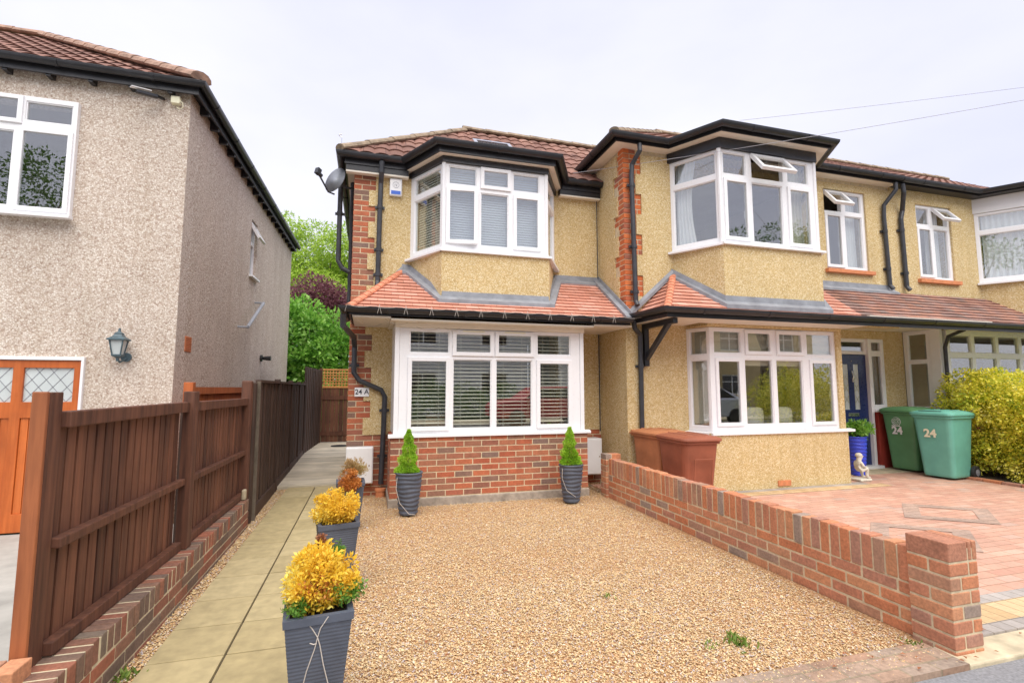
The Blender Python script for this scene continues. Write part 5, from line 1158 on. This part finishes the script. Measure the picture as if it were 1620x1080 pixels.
# driveway wall (right) with pillars
GW = thing('driveway_wall', 'low orange brick wall with upright coping bricks between gravel and block paving', 'wall', (3.1, 4.2, 0))
mb = MB(); mb.box(3.057, 3.153, 2.2, 6.02, -.1, .468); mb.build('mortar_core', 'mortar', GW)
mb = MB(); bricks(mb, (3.054, 6.02, -.03), -Y, -X, 3.8, 4, .1, bh=.0755); bricks(mb, (3.156, 2.22, -.03), Y, X, 3.8, 4, .05, bh=.0755); mb.build('brick_courses', 'brick_low', GW, bevel=.005)
mb = MB(); y = 2.235
while y < 5.98:
    a = random.uniform(-.012, .012); b_ = random.uniform(-.008, .008)
    mb.obox((3.105 + random.uniform(-.003, .003), y + .033, .378 + random.uniform(-.006, .006)), Vector((.053, a * .05, 0)), Vector((0, .0325, 0)), Vector((b_ * .1, a * .1, .102))); y += .0755
mb.build('coping_bricks', 'brick_low', GW, bevel=.006)
def pillar(x0, x1, y0, y1, n, zb=-.06, top=True):
    mb = MB(); mb.box(x0 + .004, x1 - .004, y0 + .004, y1 - .004, zb - .1, zb + n * .075 - .012); mb.build('pillar_core', 'mortar', GW)
    mb = MB()
    for j in range(n):
        z = zb + j * .075
        last = top and j == n - 1; h = .1 if last else .065
        if last:   # bricks on edge
            keep = [MB(), mb]; mb = keep[0]; w3 = (x1 - x0); mb.box(x0, x0 + w3 * .66, y0 + .0, y1, z, z + h)
            mb.box(x0 + w3 * .66 + .008, x0 + w3 * .82, y0, y1, z, z + h); mb.box(x0 + w3 * .82 + .006, x1, y0, y1, z, z + h); keep[0].build('cap_bricks', 'brick_cap', GW, bevel=.006); mb = keep[1]; continue
        wx, wy = x1 - x0, y1 - y0
        if j % 2 == 0:
            mb.box(x0, x0 + wx * .66, y0, y0 + wy * .47, z, z + h); mb.box(x0 + wx * .66 + .01, x1, y0, y0 + wy, z, z + h); mb.box(x0, x0 + wx * .66, y0 + wy * .47 + .01, y1, z, z + h)
        else:
            mb.box(x0, x0 + wx * .36, y0, y1, z, z + h); mb.box(x0 + wx * .36 + .01, x1, y0, y0 + wy * .47, z, z + h); mb.box(x0 + wx * .36 + .01, x1, y0 + wy * .47 + .01, y1, z, z + h)
    return mb.build('pillar', 'brick_low', GW, bevel=.006)
pillar(3.02, 3.235, 2.0, 2.225, 8); pillar(3.02, 3.24, 6.02, 6.175, 8, top=False)

# ================================================================== PLANTERS
def square_planter(x, y, rot, lab, h=.46, rt=.134, rb=.092):
    t = thing('square_planter', lab, 'planter', (x, y, 0), 'square slate grey planters along the slab path')
    c, s_ = math.cos(rot), math.sin(rot); R2 = lambda px_, py_: (x + px_ * c - py_ * s_, y + px_ * s_ + py_ * c)
    sq = ((-1, -1), (1, -1), (1, 1), (-1, 1)); rings = []; K = 56
    for k in range(K + 1):
        f = k / K; r = rb + (rt - rb) * f - .004; r += .0012 * (k % 2)
        rings.append([(*R2(a * r, b * r), f * h * .93) for a, b in sq])
    rings += [[(*R2(a * r, b * r), z) for a, b in sq] for r, z in ((rt + .003, h * .93), (rt + .005, h), (rt - .02, h), (rt - .03, h - .06))]
    mb = MB(); mb.loft(rings); mb.build('pot', 'planter', t)
    mb = MB(); mb.loft([[(*R2(a * (rt - .022), b * (rt - .022)), h - .055) for a, b in sq], [(*R2(a * (rt - .022), b * (rt - .022)), h - .03) for a, b in sq]]); mb.build('soil', 'soil', t)
    return t
def sprays(name, mat, parent, c, rad, n, size, up=.25, low=.0, asp=.45, blobs=26):
    bl = sub_blobs(c, (rad[0] * .85, rad[1] * .85, rad[2] * .8), blobs, min(rad) * .42)
    bl += [(c[0] + rad[0] * 1.0 * math.cos(a) * math.cos(e), c[1] + rad[1] * 1.0 * math.sin(a) * math.cos(e), c[2] + rad[2] * math.sin(e) * 1.05, min(rad) * .17, min(rad) * .17, min(rad) * .26) for a, e in [(random.uniform(0, 6.28), random.uniform(-.2, 1.4)) for _ in range(blobs)]]
    P, D = blob_points(bl, n, .7); D[:, 2] += up; k = P[:, 2] > low; return leaves(name, mat, P[k], D[k], size, asp, parent)
T1 = square_planter(-.185, 2.42, R(6), 'nearest square slate planter, crowned by a ragged golden conifer')
T2 = square_planter(-.19, 3.86, R(10), 'middle square slate planter holding a rounded golden conifer')
T3 = square_planter(-.15, 5.42, R(3), 'farthest square slate planter with straw coloured and orange dry plants')
def plant_thing(lab, cat, loc, name, grp=None): return thing(name, lab, cat, loc, grp)
def stemwork(t, c, z0, z1, spread, n=14, r=.004):
    mb = MB()
    for k in range(n):
        a = random.uniform(0, 6.28); q = random.uniform(.3, 1) * spread
        mb.tube([(c[0], c[1], z0), (c[0] + q * .4 * math.cos(a), c[1] + q * .4 * math.sin(a), (z0 + z1) / 2), (c[0] + q * math.cos(a), c[1] + q * math.sin(a), z1 - random.uniform(0, .06))], [r, r * .8, r * .4], 5)
    mb.build('stem', 'stem', t)
P1 = plant_thing('ragged golden conifer with brown and green sprigs in the nearest planter', 'conifer', (-.18, 2.43, .42), 'golden_conifer', 'golden conifers')
stemwork(P1, (-.18, 2.43), .42, .60, .13)
sprays('foliage', 'leaf_yellow', P1, (-.175, 2.43, .55), (.138, .135, .128), 9000, .021, low=.41, blobs=34)
sprays('green_sprig', 'leaf_green', P1, (-.08, 2.38, .51), (.09, .07, .06), 420, .02, low=.42, blobs=8)
sprays('green_sprig', 'leaf_green', P1, (-.26, 2.33, .47), (.07, .05, .05), 350, .018, low=.42, blobs=5)
sprays('green_sprig', 'leaf_green', P1, (-.11, 2.5, .66), (.03, .03, .035), 160, .018, blobs=3)
sprays('orange_sprig', 'leaf_orange', P1, (-.19, 2.34, .54), (.09, .05, .07), 220, .018, low=.42, blobs=7)
sprays('brown_sprig', 'leaf_brown', P1, (-.19, 2.50, .685), (.035, .03, .04), 420, .016, blobs=4)
P2 = plant_thing('dense rounded golden conifer in the middle planter', 'conifer', (-.19, 3.86, .42), 'golden_conifer', 'golden conifers')
stemwork(P2, (-.19, 3.86), .42, .56, .12)
sprays('foliage', 'leaf_yellow', P2, (-.195, 3.86, .535), (.165, .15, .11), 9000, .018, low=.42, blobs=40)
P3 = plant_thing('straw coloured dry wispy plant at the back of the farthest planter', 'dry plant', (-.13, 5.47, .42), 'dry_plant')
sprays('foliage', 'leaf_dead', P3, (-.12, 5.50, .54), (.12, .09, .10), 1800, .04, up=.9, low=.42, asp=.14, blobs=14)
P4 = plant_thing('orange brown dying conifer spilling over the farthest planter front', 'dry plant', (-.16, 5.32, .42), 'orange_conifer')
sprays('foliage', 'leaf_orange', P4, (-.155, 5.27, .46), (.10, .085, .12), 3600, .018, low=.32, blobs=22)
# cord tied on the nearest planter
mb = MB(); fy = lambda z: 2.292 + (1 - z / .46) * .042
for pts in ([(-.22, .445), (-.195, .41), (-.175, .375), (-.185, .33), (-.215, .24), (-.235, .15), (-.245, .05)], [(-.135, .455), (-.165, .41), (-.175, .375), (-.165, .34), (-.15, .26), (-.125, .16), (-.11, .06)], [(-.205, .355), (-.19, .348), (-.178, .35)], [(-.262, .175), (-.25, .165), (-.238, .168)]):
    mb.tube([(a, fy(b) - .008, b) for a, b in pts], .0022, 6)
one(mb, 'tied_cord', 'wire', 'thin pale cord tied in a cross on the front of the nearest planter', 'cord')
def round_pot(x, y, lab, mat, h, rt, rb, waves, grp=None, cat='pot'):
    t = thing('tall_pot', lab, cat, (x, y, 0), grp); prof = [(rb * .9, 0), (rb, .01)]; K = waves * 6
    for k in range(K + 1):
        f = k / K; r = rb + (rt - rb) * f ** .8; prof.append((r + .0045 * math.sin(f * waves * 2 * math.pi) ** 1, .01 + f * (h - .03)))
    prof += [(rt + .006, h - .015), (rt + .006, h), (rt - .015, h), (rt - .02, h - .05)]
    mb = MB(); V0 = len(mb.v); mb.lathe((x, y, 0), prof, 32)
    # slightly uneven bands
    mb.v = [(vx, vy, vz + .006 * math.sin(3 * math.atan2(vy - y, vx - x) + vz * 20) * (1 if .05 < vz < h - .05 else 0)) for vx, vy, vz in mb.v]
    mb.build('pot', mat, t, smooth=True)
    mb = MB(); mb.lathe((x, y, 0), [(rt - .018, h - .05), (rt - .018, h - .035)], 20); mb.build('soil', 'soil', t); return t
round_pot(.465, 5.80, 'tall ribbed slate pot at the left end of the brick bay', 'planter', .46, .148, .10, 9, 'tall ribbed slate pots')
round_pot(2.455, 5.85, 'tall ribbed slate pot at the right end of the brick bay', 'planter', .455, .148, .10, 9, 'tall ribbed slate pots')
for x, y, lab, hh, ex in ((.455, 5.80, 'lime green pointed conifer in the left tall pot', .50, 0), (2.44, 5.85, 'lime green pointed conifer with a side tuft in the right tall pot', .48, 1)):
    t = thing('dwarf_conifer', lab, 'conifer', (x, y, .42), 'lime green dwarf conifers')
    mb = MB(); mb.tube([(x, y, .41), (x, y, .41 + hh * .8)], [.014, .005], 6); mb.build('trunk', 'stem', t)
    n = 7000; f = RNG.random(n) ** 1.5; r = (.105 * (1 - f) ** .75 + .008) * (1 + .18 * np.sin(f * 24 + RNG.random(n))) * np.sqrt(RNG.uniform(.35, 1, n)); a = RNG.uniform(0, 6.28, n); r *= 1 + .2 * np.sin(a * 3 + f * 7 + x * 9) * (f < .8)
    P = np.stack([x + r * np.cos(a), y + r * np.sin(a), .455 + f * hh * .93], 1); D = np.stack([np.cos(a) * .6, np.sin(a) * .6, np.ones(n) * .9], 1) + RNG.normal(scale=.35, size=(n, 3))
    leaves('foliage', 'leaf_lime', P, D, .019, .45, t)
    sprays('dry_base', 'leaf_brown', t, (x - .01, y, .45), (.06, .06, .03), 500, .016, blobs=6)
    if ex: sprays('side_tuft', 'leaf_lime', t, (x + .09, y - .02, .50), (.05, .05, .05), 900, .016, blobs=8)
mb = MB(); mb.tube([(.33, 5.70, .42), (.32, 5.68, .3), (.36, 5.67, .15), (.46, 5.66, .03), (.53, 5.67, .015)], .003, 5); mb.tube([(2.31, 5.78, .42), (2.30, 5.76, .3), (2.35, 5.74, .16), (2.46, 5.73, .08)], .003, 5)
one(mb, 'loose_cable', 'wire', 'thin pale light cable hanging down the fronts of the two tall pots', 'cable')
# blue pot and its plant
round_pot(7.64, 6.3, 'cobalt blue ribbed pot between the right bay and the navy door', 'blue', .62, .15, .10, 10)
t = thing('leafy_pot_plant', 'bushy green plant in the cobalt blue pot', 'plant', (7.64, 6.3, .6))
sprays('foliage', 'leaf_dark', t, (7.64, 6.26, .72), (.20, .17, .12), 1500, .06, up=.5, low=.58, asp=.35, blobs=14)
stemwork(t, (7.64, 6.3), .58, .72, .1, 8, .005)

# statue: crouching child figure, one continuous body
def figure(loc, rz, sc):
    me = bpy.data.meshes.new('body'); bm = bmesh.new()
    J = [((0, 0, .11), .055), ((0, .005, .17), .052), ((0, .0, .225), .05), ((0, -.012, .262), .024), ((0, -.02, .30), .046), ((0, -.022, .335), .044), ((0, -.018, .36), .02),
         ((.045, -.02, .12), .035), ((.06, -.10, .15), .03), ((.055, -.085, .06), .022), ((.055, -.10, .015), .018), ((.055, -.14, .012), .014),
         ((-.045, -.02, .12), .035), ((-.06, -.10, .15), .03), ((-.055, -.085, .06), .022), ((-.055, -.10, .015), .018), ((-.055, -.14, .012), .014),
         ((.058, -.005, .235), .022), ((.085, -.03, .175), .018), ((.045, -.095, .165), .014), ((.02, -.115, .17), .012),
         ((-.058, -.005, .235), .022), ((-.085, -.03, .175), .018), ((-.045, -.095, .165), .014), ((-.02, -.115, .17), .012), ((0, -.068, .305), .008)]
    E_ = [(0, 1), (1, 2), (2, 3), (3, 4), (4, 5), (5, 6), (0, 7), (7, 8), (8, 9), (9, 10), (10, 11), (0, 12), (12, 13), (13, 14), (14, 15), (15, 16), (2, 17), (17, 18), (18, 19), (19, 20), (2, 21), (21, 22), (22, 23), (23, 24), (4, 25)]
    vs = [bm.verts.new(p) for p, r in J]
    for a, b in E_: bm.edges.new((vs[a], vs[b]))
    bm.to_mesh(me); bm.free(); o = bpy.data.objects.new('body', me); COL.objects.link(o)
    md = o.modifiers.new('skin', 'SKIN'); sk = me.skin_vertices[0].data
    for i, (p, r) in enumerate(J): sk[i].radius = (r, r); sk[i].use_root = (i == 0)
    smooth_obj(o, 2); me.materials.append(M['stone']); o.scale = (sc,) * 3; o.rotation_euler = (0, 0, rz); o.location = loc
    return o
t = thing('garden_statue', 'small white stone statue of a crouching child in a cap by the right bay corner', 'statue', (7.24, 5.96, 0))
b = figure((7.24, 5.96, .035), R(75), 1.0); put(b, t)
mb = MB(); mb.box(7.13, 7.36, 5.84, 6.06, 0, .035); mb.build('base', 'stone', t, bevel=.012)
mb = MB(); mb.lathe((7.26, 5.96, .355), [(.046, 0), (.05, .012), (.045, .035), (.025, .052), (.005, .056)], 18); mb.bar((7.28, 5.965, .362), (7.335, 5.975, .356), .06, .008); mb.build('cap', 'stone', t, smooth=False)

# ================================================================== BINS
def rr(cx, cy, wx, wy, r, z, n=4):
    P = []
    for (sx, sy, a0) in ((1, -1, -90), (1, 1, 0), (-1, 1, 90), (-1, -1, 180)):
        for k in range(n + 1):
            a = R(a0 + 90 * k / n); P.append((cx + sx * (wx / 2 - r) + r * math.cos(a), cy + sy * (wy / 2 - r) + r * math.sin(a), z))
    return P
def wheelie(loc, rz, lab, mat, hz=1.0, number=None, grp=None, panel=False, wd=1.0, lidmat=None, slot=False, logo=False, nmat='number'):
    t = thing('wheelie_bin', lab, 'bin', (0, 0, 0), grp); lm = lidmat or mat
    W0, W1, D0, D1 = .43 * wd, .53 * wd, .46, .60
    mb = MB(); rings = [rr(0, .02, W0 - .02, D0 - .02, .05, .03), rr(0, .02, W0, D0, .06, .06), rr(0, .01, W0 + (W1 - W0) * .5, D0 + (D1 - D0) * .45, .065, .5), rr(0, 0, W1, D1, .07, .93), rr(0, 0, W1 + .05, D1 + .05, .08, .935), rr(0, 0, W1 + .05, D1 + .05, .08, .965), rr(0, 0, W1 - .03, D1 - .03, .06, .966)]
    mb.loft(rings); mb.build('body', mat, t, bevel=.004)
    mb = MB(); rings = [rr(0, -.01, W1 + .07, D1 + .07, .085, .968), rr(0, -.01, W1 + .08, D1 + .08, .09, .985), rr(0, -.01, W1 + .07, D1 + .07, .085, 1.01), rr(0, -.02, W1 - .04, D1 - .04, .07, 1.035), rr(0, -.03, W1 - .16, D1 - .18, .06, 1.05)]
    mb.loft(rings)
    for rx in (-.13, 0, .13): mb.box(rx - .012, rx + .012, -D1 / 2 + .1, D1 / 2 - .1, 1.045, 1.056)
    mb.box(-W1 / 2 + .04, W1 / 2 - .04, D1 / 2 + .03, D1 / 2 + .075, .985, 1.015); lid = mb.build('lid', lm, t, bevel=.004)
    mb = MB(); mb.tube([(-W1 / 2 + .02, D1 / 2 + .02, .95), (-W1 / 2 + .02, D1 / 2 + .09, .975), (W1 / 2 - .02, D1 / 2 + .09, .975), (W1 / 2 - .02, D1 / 2 + .02, .95)], .014, 8); mb.build('handle', mat, t)
    if slot:
        mb = MB(); mb.box(-.16, .14, -D1 / 2 - .0, -D1 / 2 + .09, 1.026, 1.044); mb.build('lid_slot', 'rubber', lid)
    if panel:
        mb = MB(); mb.gridwall([-.12, -.105, .105, .12], [.25, .265, .72, .735], lambda i, j: not (i == 1 and j == 1), (0, -.262, 0), X, Vector((0, -.09, 1)).normalized(), Vector((0, -1, -.09)).normalized(), .01); mb.build('raised_panel', mat, t, bevel=.003)
    for sx in (-1, 1):
        mb = MB(); cxx = sx * (W0 / 2 + .035); mb.tube([(cxx - .025, D0 / 2 + .04, .10), (cxx + .025, D0 / 2 + .04, .10)], .10, 24); wh = mb.build('wheel', 'rubber', t, bevel=.01)
        mb = MB(); mb.tube([(cxx - .03, D0 / 2 + .04, .10), (cxx + .03, D0 / 2 + .04, .10)], .05, 16); mb.tube([(cxx - .034, D0 / 2 + .04, .10), (cxx + .034, D0 / 2 + .04, .10)], .022, 10); mb.build('hub', 'lead', wh)
    mb = MB(); mb.tube([(-W0 / 2 - .03, D0 / 2 + .04, .10), (W0 / 2 + .03, D0 / 2 + .04, .10)], .012, 8); mb.build('axle', 'pipe', t)
    tv = Vector((0, -.075, 1)).normalized()
    if number: text_mesh(number, .17, (-.03 if not logo else -.02, -.288 - .0, .69 if not logo else .66), X, tv, .004, .006).build('number', nmat, t)
    if logo:
        mb = MB()
        for rr_ in (.068, .045, .022):
            for k in range(20):
                if (k * 7 + int(rr_ * 1000)) % 9 == 0: continue
                a0, a1 = k * .314, (k + 1) * .314; o_ = lambda a: (-.02 + rr_ * math.cos(a), -.298 - rr_ * math.sin(a) * .05, .815 + rr_ * math.sin(a))
                mb.bar(o_(a0), o_(a1), .005, .008, (0, 1, 0))
        mb.box(-.10, .03, -.296, -.290, .735, .75); mb.build('emblem', nmat, t)
    for o in [t]: o.location = loc; o.rotation_euler = (0, 0, rz); o.scale = (1, 1, hz)
    return t
wheelie((3.70, 5.22, 0), R(-3), 'reddish brown wheelie bin with a raised front panel behind the low wall', 'bin_brown', .815, grp='brown wheelie bins', panel=True, wd=.86)
wheelie((3.70, 5.82, 0), R(4), 'faded orange brown wheelie bin behind the darker brown bin', 'bin_orange', .82, grp='brown wheelie bins', wd=.86)
wheelie((8.98, 6.40, 0), R(-87), 'mid green wheelie bin with a round white emblem and the number 24', 'bin_green', 1.02, number='24', grp='green wheelie bins', logo=True)
wheelie((8.76, 5.74, 0), R(-84), 'bluish green wheelie bin with a cream 24 next to the hedge', 'bin_teal', 1.0, number='24', grp='green wheelie bins', slot=True, nmat='number_c')

# ================================================================== HEDGE, TREES, WEEDS
t = thing('variegated_hedge', 'thick yellow and green variegated hedge at the right edge behind the bins', 'hedge', (10.0, 5.0, 0))
bl = []
for i in range(130):
    x, y, z = RNG.uniform(9.3, 11.6), RNG.uniform(3.6, 5.9), RNG.uniform(.15, 1.52)
    if x < 9.45 and z > 1.3: x += .12
    s_ = RNG.uniform(.2, .34); bl.append((x, y, z, s_, s_, s_ * .8))
for i in range(90):
    s_ = RNG.uniform(.15, .26); bl.append((RNG.uniform(9.2, 9.5), RNG.uniform(3.5, 6.0), RNG.uniform(.1, 1.45), s_, s_, s_))
P, D = blob_points(bl, 120000, .45); P[:, 2] = np.maximum(P[:, 2], .03); k = (P[:, 0] > 9.02) & (P[:, 2] < 1.80)
leaves('foliage', 'leaf_hedge', P[k], D[k], .042, .6, t)
mb = MB()
for i in range(30):
    x, y = random.uniform(9.7, 11.2), random.uniform(4.1, 5.4); mb.tube([(x, y, 0), (x + random.uniform(-.15, .15), y + random.uniform(-.15, .15), .6), (x + random.uniform(-.2, .2), y + random.uniform(-.2, .2), 1.15)], [.018, .012, .005], 5)
mb.build('stem', 'stem', t)
tree('willow_tree', 'tall pale green feathery tree beyond the alley gate', 'tree', (-2.6, 26, -.1), 10, (-2.7, 26, 6.4), (3.6, 2.2, 3.3), 'leaf_tree', 60, 1.15, 85000, .17, .25, droop=.7, asp=.3)
tree('purple_leaf_tree', 'dark purple leaved shrub tree in front of the pale tree', 'tree', (-2.1, 20.5, -.1), 5, (-2.1, 20.5, 4.0), (2.0, 1.2, 1.45), 'leaf_purple', 26, .6, 15000, .12, .1)
tree('laurel_shrub', 'glossy green laurel bush rising behind the alley gate', 'shrub', (-1.7, 16.0, -.1), 4, (-1.7, 16.0, 2.2), (1.7, .9, 2.1), 'leaf_dark', 60, .5, 28000, .14, .07, asp=.45)
tree('background_tree', 'mid green bushy tree left of the purple one, half hidden by the left house', 'tree', (-5.2, 21.5, -.1), 5, (-4.9, 21.5, 3.4), (2.2, 1.5, 2.4), 'leaf_mid', 26, .8, 14000, .14, .12)
def weed(x, y, lab, s_=.08, n=40):
    t = thing('weed', lab, 'weed', (x, y, -.02), 'small weeds in the gravel')
    P = np.stack([x + RNG.normal(scale=s_ * .45, size=n), y + RNG.normal(scale=s_ * .45, size=n), np.full(n, -.015)], 1); D = np.stack([RNG.normal(scale=.7, size=n), RNG.normal(scale=.7, size=n), np.ones(n)], 1)
    leaves('blades', 'grass', P, D, s_ * .55, .3, t)
weed(.66, 2.12, 'green weed tuft in the gravel at the bottom centre', .07, 46); weed(1.37, 2.16, 'tiny weed in the gravel right of the bottom centre tuft', .03, 14); weed(.62, 2.26, 'sparse sprig just above the bottom centre tuft', .035, 14)
weed(2.02, 2.44, 'flat green weed near the worn brick threshold', .08, 50); weed(1.83, 2.46, 'small pale weed left of the flat one by the threshold', .05, 22); weed(2.93, 2.16, 'small weed at the foot of the front wall pillar', .05, 30)
weed(1.6, 3.2, 'faint low weed in the middle right of the gravel', .06, 16); weed(-1.12, 2.52, 'leafy weed growing at the foot of the dark brick wall', .08, 70); weed(-1.11, 3.0, 'low weeds between path and dark brick wall', .07, 50); weed(-1.10, 2.28, 'moss and weeds at the near end of the dark brick wall', .07, 60)
# fallen leaves and crumbs
mb = MB()
for i in range(60):
    x, y = (random.uniform(2.2, 4.2), random.uniform(1.93, 2.2)) if i % 2 else (random.uniform(2.9, 3.3), random.uniform(6.2, 6.9))
    a = random.uniform(0, 6.28); s_ = random.uniform(.008, .02); z_ = .005
    mb.face([(x + s_ * math.cos(a), y + s_ * math.sin(a), z_), (x - s_ * .5 * math.sin(a), y + s_ * .5 * math.cos(a), z_ + .006), (x - s_ * math.cos(a), y - s_ * math.sin(a), z_), (x + s_ * .5 * math.sin(a), y - s_ * .5 * math.cos(a), z_ + .004)])
for i in range(70):
    x, y = random.uniform(-.2, 2.95), 2.05 + 4 * random.random() ** 1.5; a = random.uniform(0, 6.28); s_ = random.uniform(.008, .02)
    mb.face([(x + s_ * math.cos(a), y + s_ * math.sin(a), .001), (x - s_ * .5 * math.sin(a), y + s_ * .5 * math.cos(a), .007), (x - s_ * math.cos(a), y - s_ * math.sin(a), .001), (x + s_ * .5 * math.sin(a), y - s_ * .5 * math.cos(a), .005)])
tag(mb.build('leaf_litter', 'leaf_brown'), 'dry leaf litter along the kerb, on the gravel and by the party wall', 'leaf litter', kind='stuff')

# ================================================================== OVERHEAD CABLES
def span(a, b, r, lab):
    a, b = Vector(a), Vector(b); mb = MB(); mb.tube([a.lerp(b, k / 20) - Z * (.04 * 4 * (k / 20) * (1 - k / 20)) for k in range(21)], r, 6); one(mb, 'overhead_cable', 'wire_dark', lab, 'cable', 'overhead telephone cables')
span((2.92, 6.75, 4.66), (7.91, 3.0, 4.72), .003, 'nearer overhead cable crossing in front of the right upper bay')
span((8.05, 9, 7.52), (15.33, 5, 7.64), .004, 'farther overhead cable high in the sky at the right')

# ================================================================== ACROSS THE STREET (seen mirrored in the windows)
def far_house(x, wd, wall, lab, yb=-14.0):
    t = thing('opposite_house', lab, 'house', (x, yb, 0), 'houses across the street')
    rects = [(-wd * .3, 1.0), (wd * .22, 1.0), (-wd * .3, 3.7), (wd * .22, 3.7), (wd * .02, 6.3)]
    xs = sorted(set([-wd / 2, wd / 2] + [round(r[0] + d, 3) for r in rects for d in (-.75, .75)])); zs = sorted([-.1, 1.0, 2.2, 3.7, 4.9, 5.4])
    def sol(i, j):
        a = (xs[i] + xs[i + 1]) / 2; z = (zs[j] + zs[j + 1]) / 2
        return not any(abs(a - r[0]) < .75 and r[1] < z < r[1] + 1.2 for r in rects)
    mb = MB(); mb.gridwall(xs, zs, sol, (x, yb, 0), X, Z, Y, .3)
    mb.prism([(-wd / 2, 5.4), (wd / 2, 5.4), (0, 8.4)], (x, yb - .2, 0), X, Z, Y, .2); mb.box(x - wd / 2, x + wd / 2, yb - 8, yb - 7.7, -.1, 5.4); mb.build('wall', wall, t)
    mb = MB(); mb.prism([(-wd / 2 - .3, 5.15), (0, 8.45), (wd / 2 + .3, 5.15), (wd / 2 + .3, 5.3), (0, 8.65), (-wd / 2 - .3, 5.3)], (x, yb - 8, 0), X, Z, Y, 8.3); mb.build('roof', 'slate', t)
    for r in rects[:4]:
        mb = MB(); mb.gridwall([r[0] - .75, r[0] - .68, r[0] - .03, r[0] + .03, r[0] + .68, r[0] + .75], [r[1], r[1] + .07, r[1] + .75, r[1] + .8, r[1] + 1.13, r[1] + 1.2], lambda i, j: not (i in (1, 3) and j in (1, 3)), (x, yb - .08, 0), X, Z, Y, .06); w_ = mb.build('window', 'upvc', t)
        mb = MB(); mb.box(x + r[0] - .7, x + r[0] + .7, yb - .13, yb - .12, r[1] + .05, r[1] + 1.15); mb.build('pane', 'dark_glass', w_)
far_house(5.0, 7.5, 'white_wall', 'white gabled house across the street, mirrored in the middle bay window')
far_house(14.5, 8.0, 'white_wall', 'white gabled house across the street, mirrored in the right bay window')
far_house(-7, 8, 'dash_left', 'pebbledashed gabled house across the street on the left')
far_house(24, 8, 'dash', 'yellow gabled house across the street far to the right')
def car(x, y, paint, lab):
    t = thing('parked_car', lab, 'car', (x, y, 0), 'cars parked across the street')
    pr = [(-2.1, .35), (-2.12, .75), (-1.9, .92), (-1.15, 1.0), (-.55, 1.42), (.75, 1.45), (1.6, 1.0), (2.0, .9), (2.1, .6), (2.08, .3)]
    mb = MB(); rings = []
    for yy, k in ((-.85, .94), (-.8, 1), (.8, 1), (.85, .94)): rings.append([(x + a, y + yy * (1 if b < 1.1 else .8), .3 + (b - .3) * k) for a, b in pr])
    mb.loft(rings); mb.build('body', paint, t, bevel=.04)
    for sy in (-1, 1):
        mb = MB(); mb.prism([(-.98, 1.03), (-.5, 1.37), (.68, 1.39), (1.3, 1.03)], (x, y + sy * .80, 0), X, Z, Y * sy, .03); mb.build('side_window', 'dark_glass', t)
        for a in (-1.35, 1.3):
            mb = MB(); mb.tube([(x + a, y + sy * .68, .31), (x + a, y + sy * .88, .31)], .31, 20); mb.build('wheel', 'rubber', t)
car(12.3, -5.2, 'car_silver', 'silver car parked across the street, mirrored in the right bay'); car(6.4, -5.2, 'car_red', 'red car parked across the street, mirrored in the middle bay')
t = thing('street_hedge', 'rounded yellow green hedge across the street, mirrored in the right bay', 'hedge', (15, -3, 0), None)
P, D = blob_points(sub_blobs((16.5, -4.2, .9), (2.6, 1.0, 1.0), 30, .6), 12000, .4); P[:, 2] = np.maximum(P[:, 2], .02); leaves('foliage', 'leaf_hedge', P, D, .09, .5, t)
t = thing('street_hedge', 'dark clipped hedge in front of the white house across the street', 'hedge', (2, -9.5, 0), None)
P, D = blob_points(sub_blobs((2.5, -9.6, .7), (5.5, .7, .8), 40, .6), 12000, .4); P[:, 2] = np.maximum(P[:, 2], .02); leaves('foliage', 'leaf_mid', P, D, .1, .5, t)
for i, (x, y, lab) in enumerate(((-5.5, -6.5, 'large half bare street tree mirrored in the left house window'), (-13, -7.5, 'street tree to the left of the half bare one'), (10.2, -8.8, 'street tree between the two white houses across the street'), (19.5, -9, 'street tree at the far right across the street'))):
    tree('street_tree', lab, 'tree', (x, y, 0), 10, (x, y, 7.0), (3.0, 2.6, 3.2), 'leaf_mid', 30, .8, 9000, .13, .3, group='trees across the street')
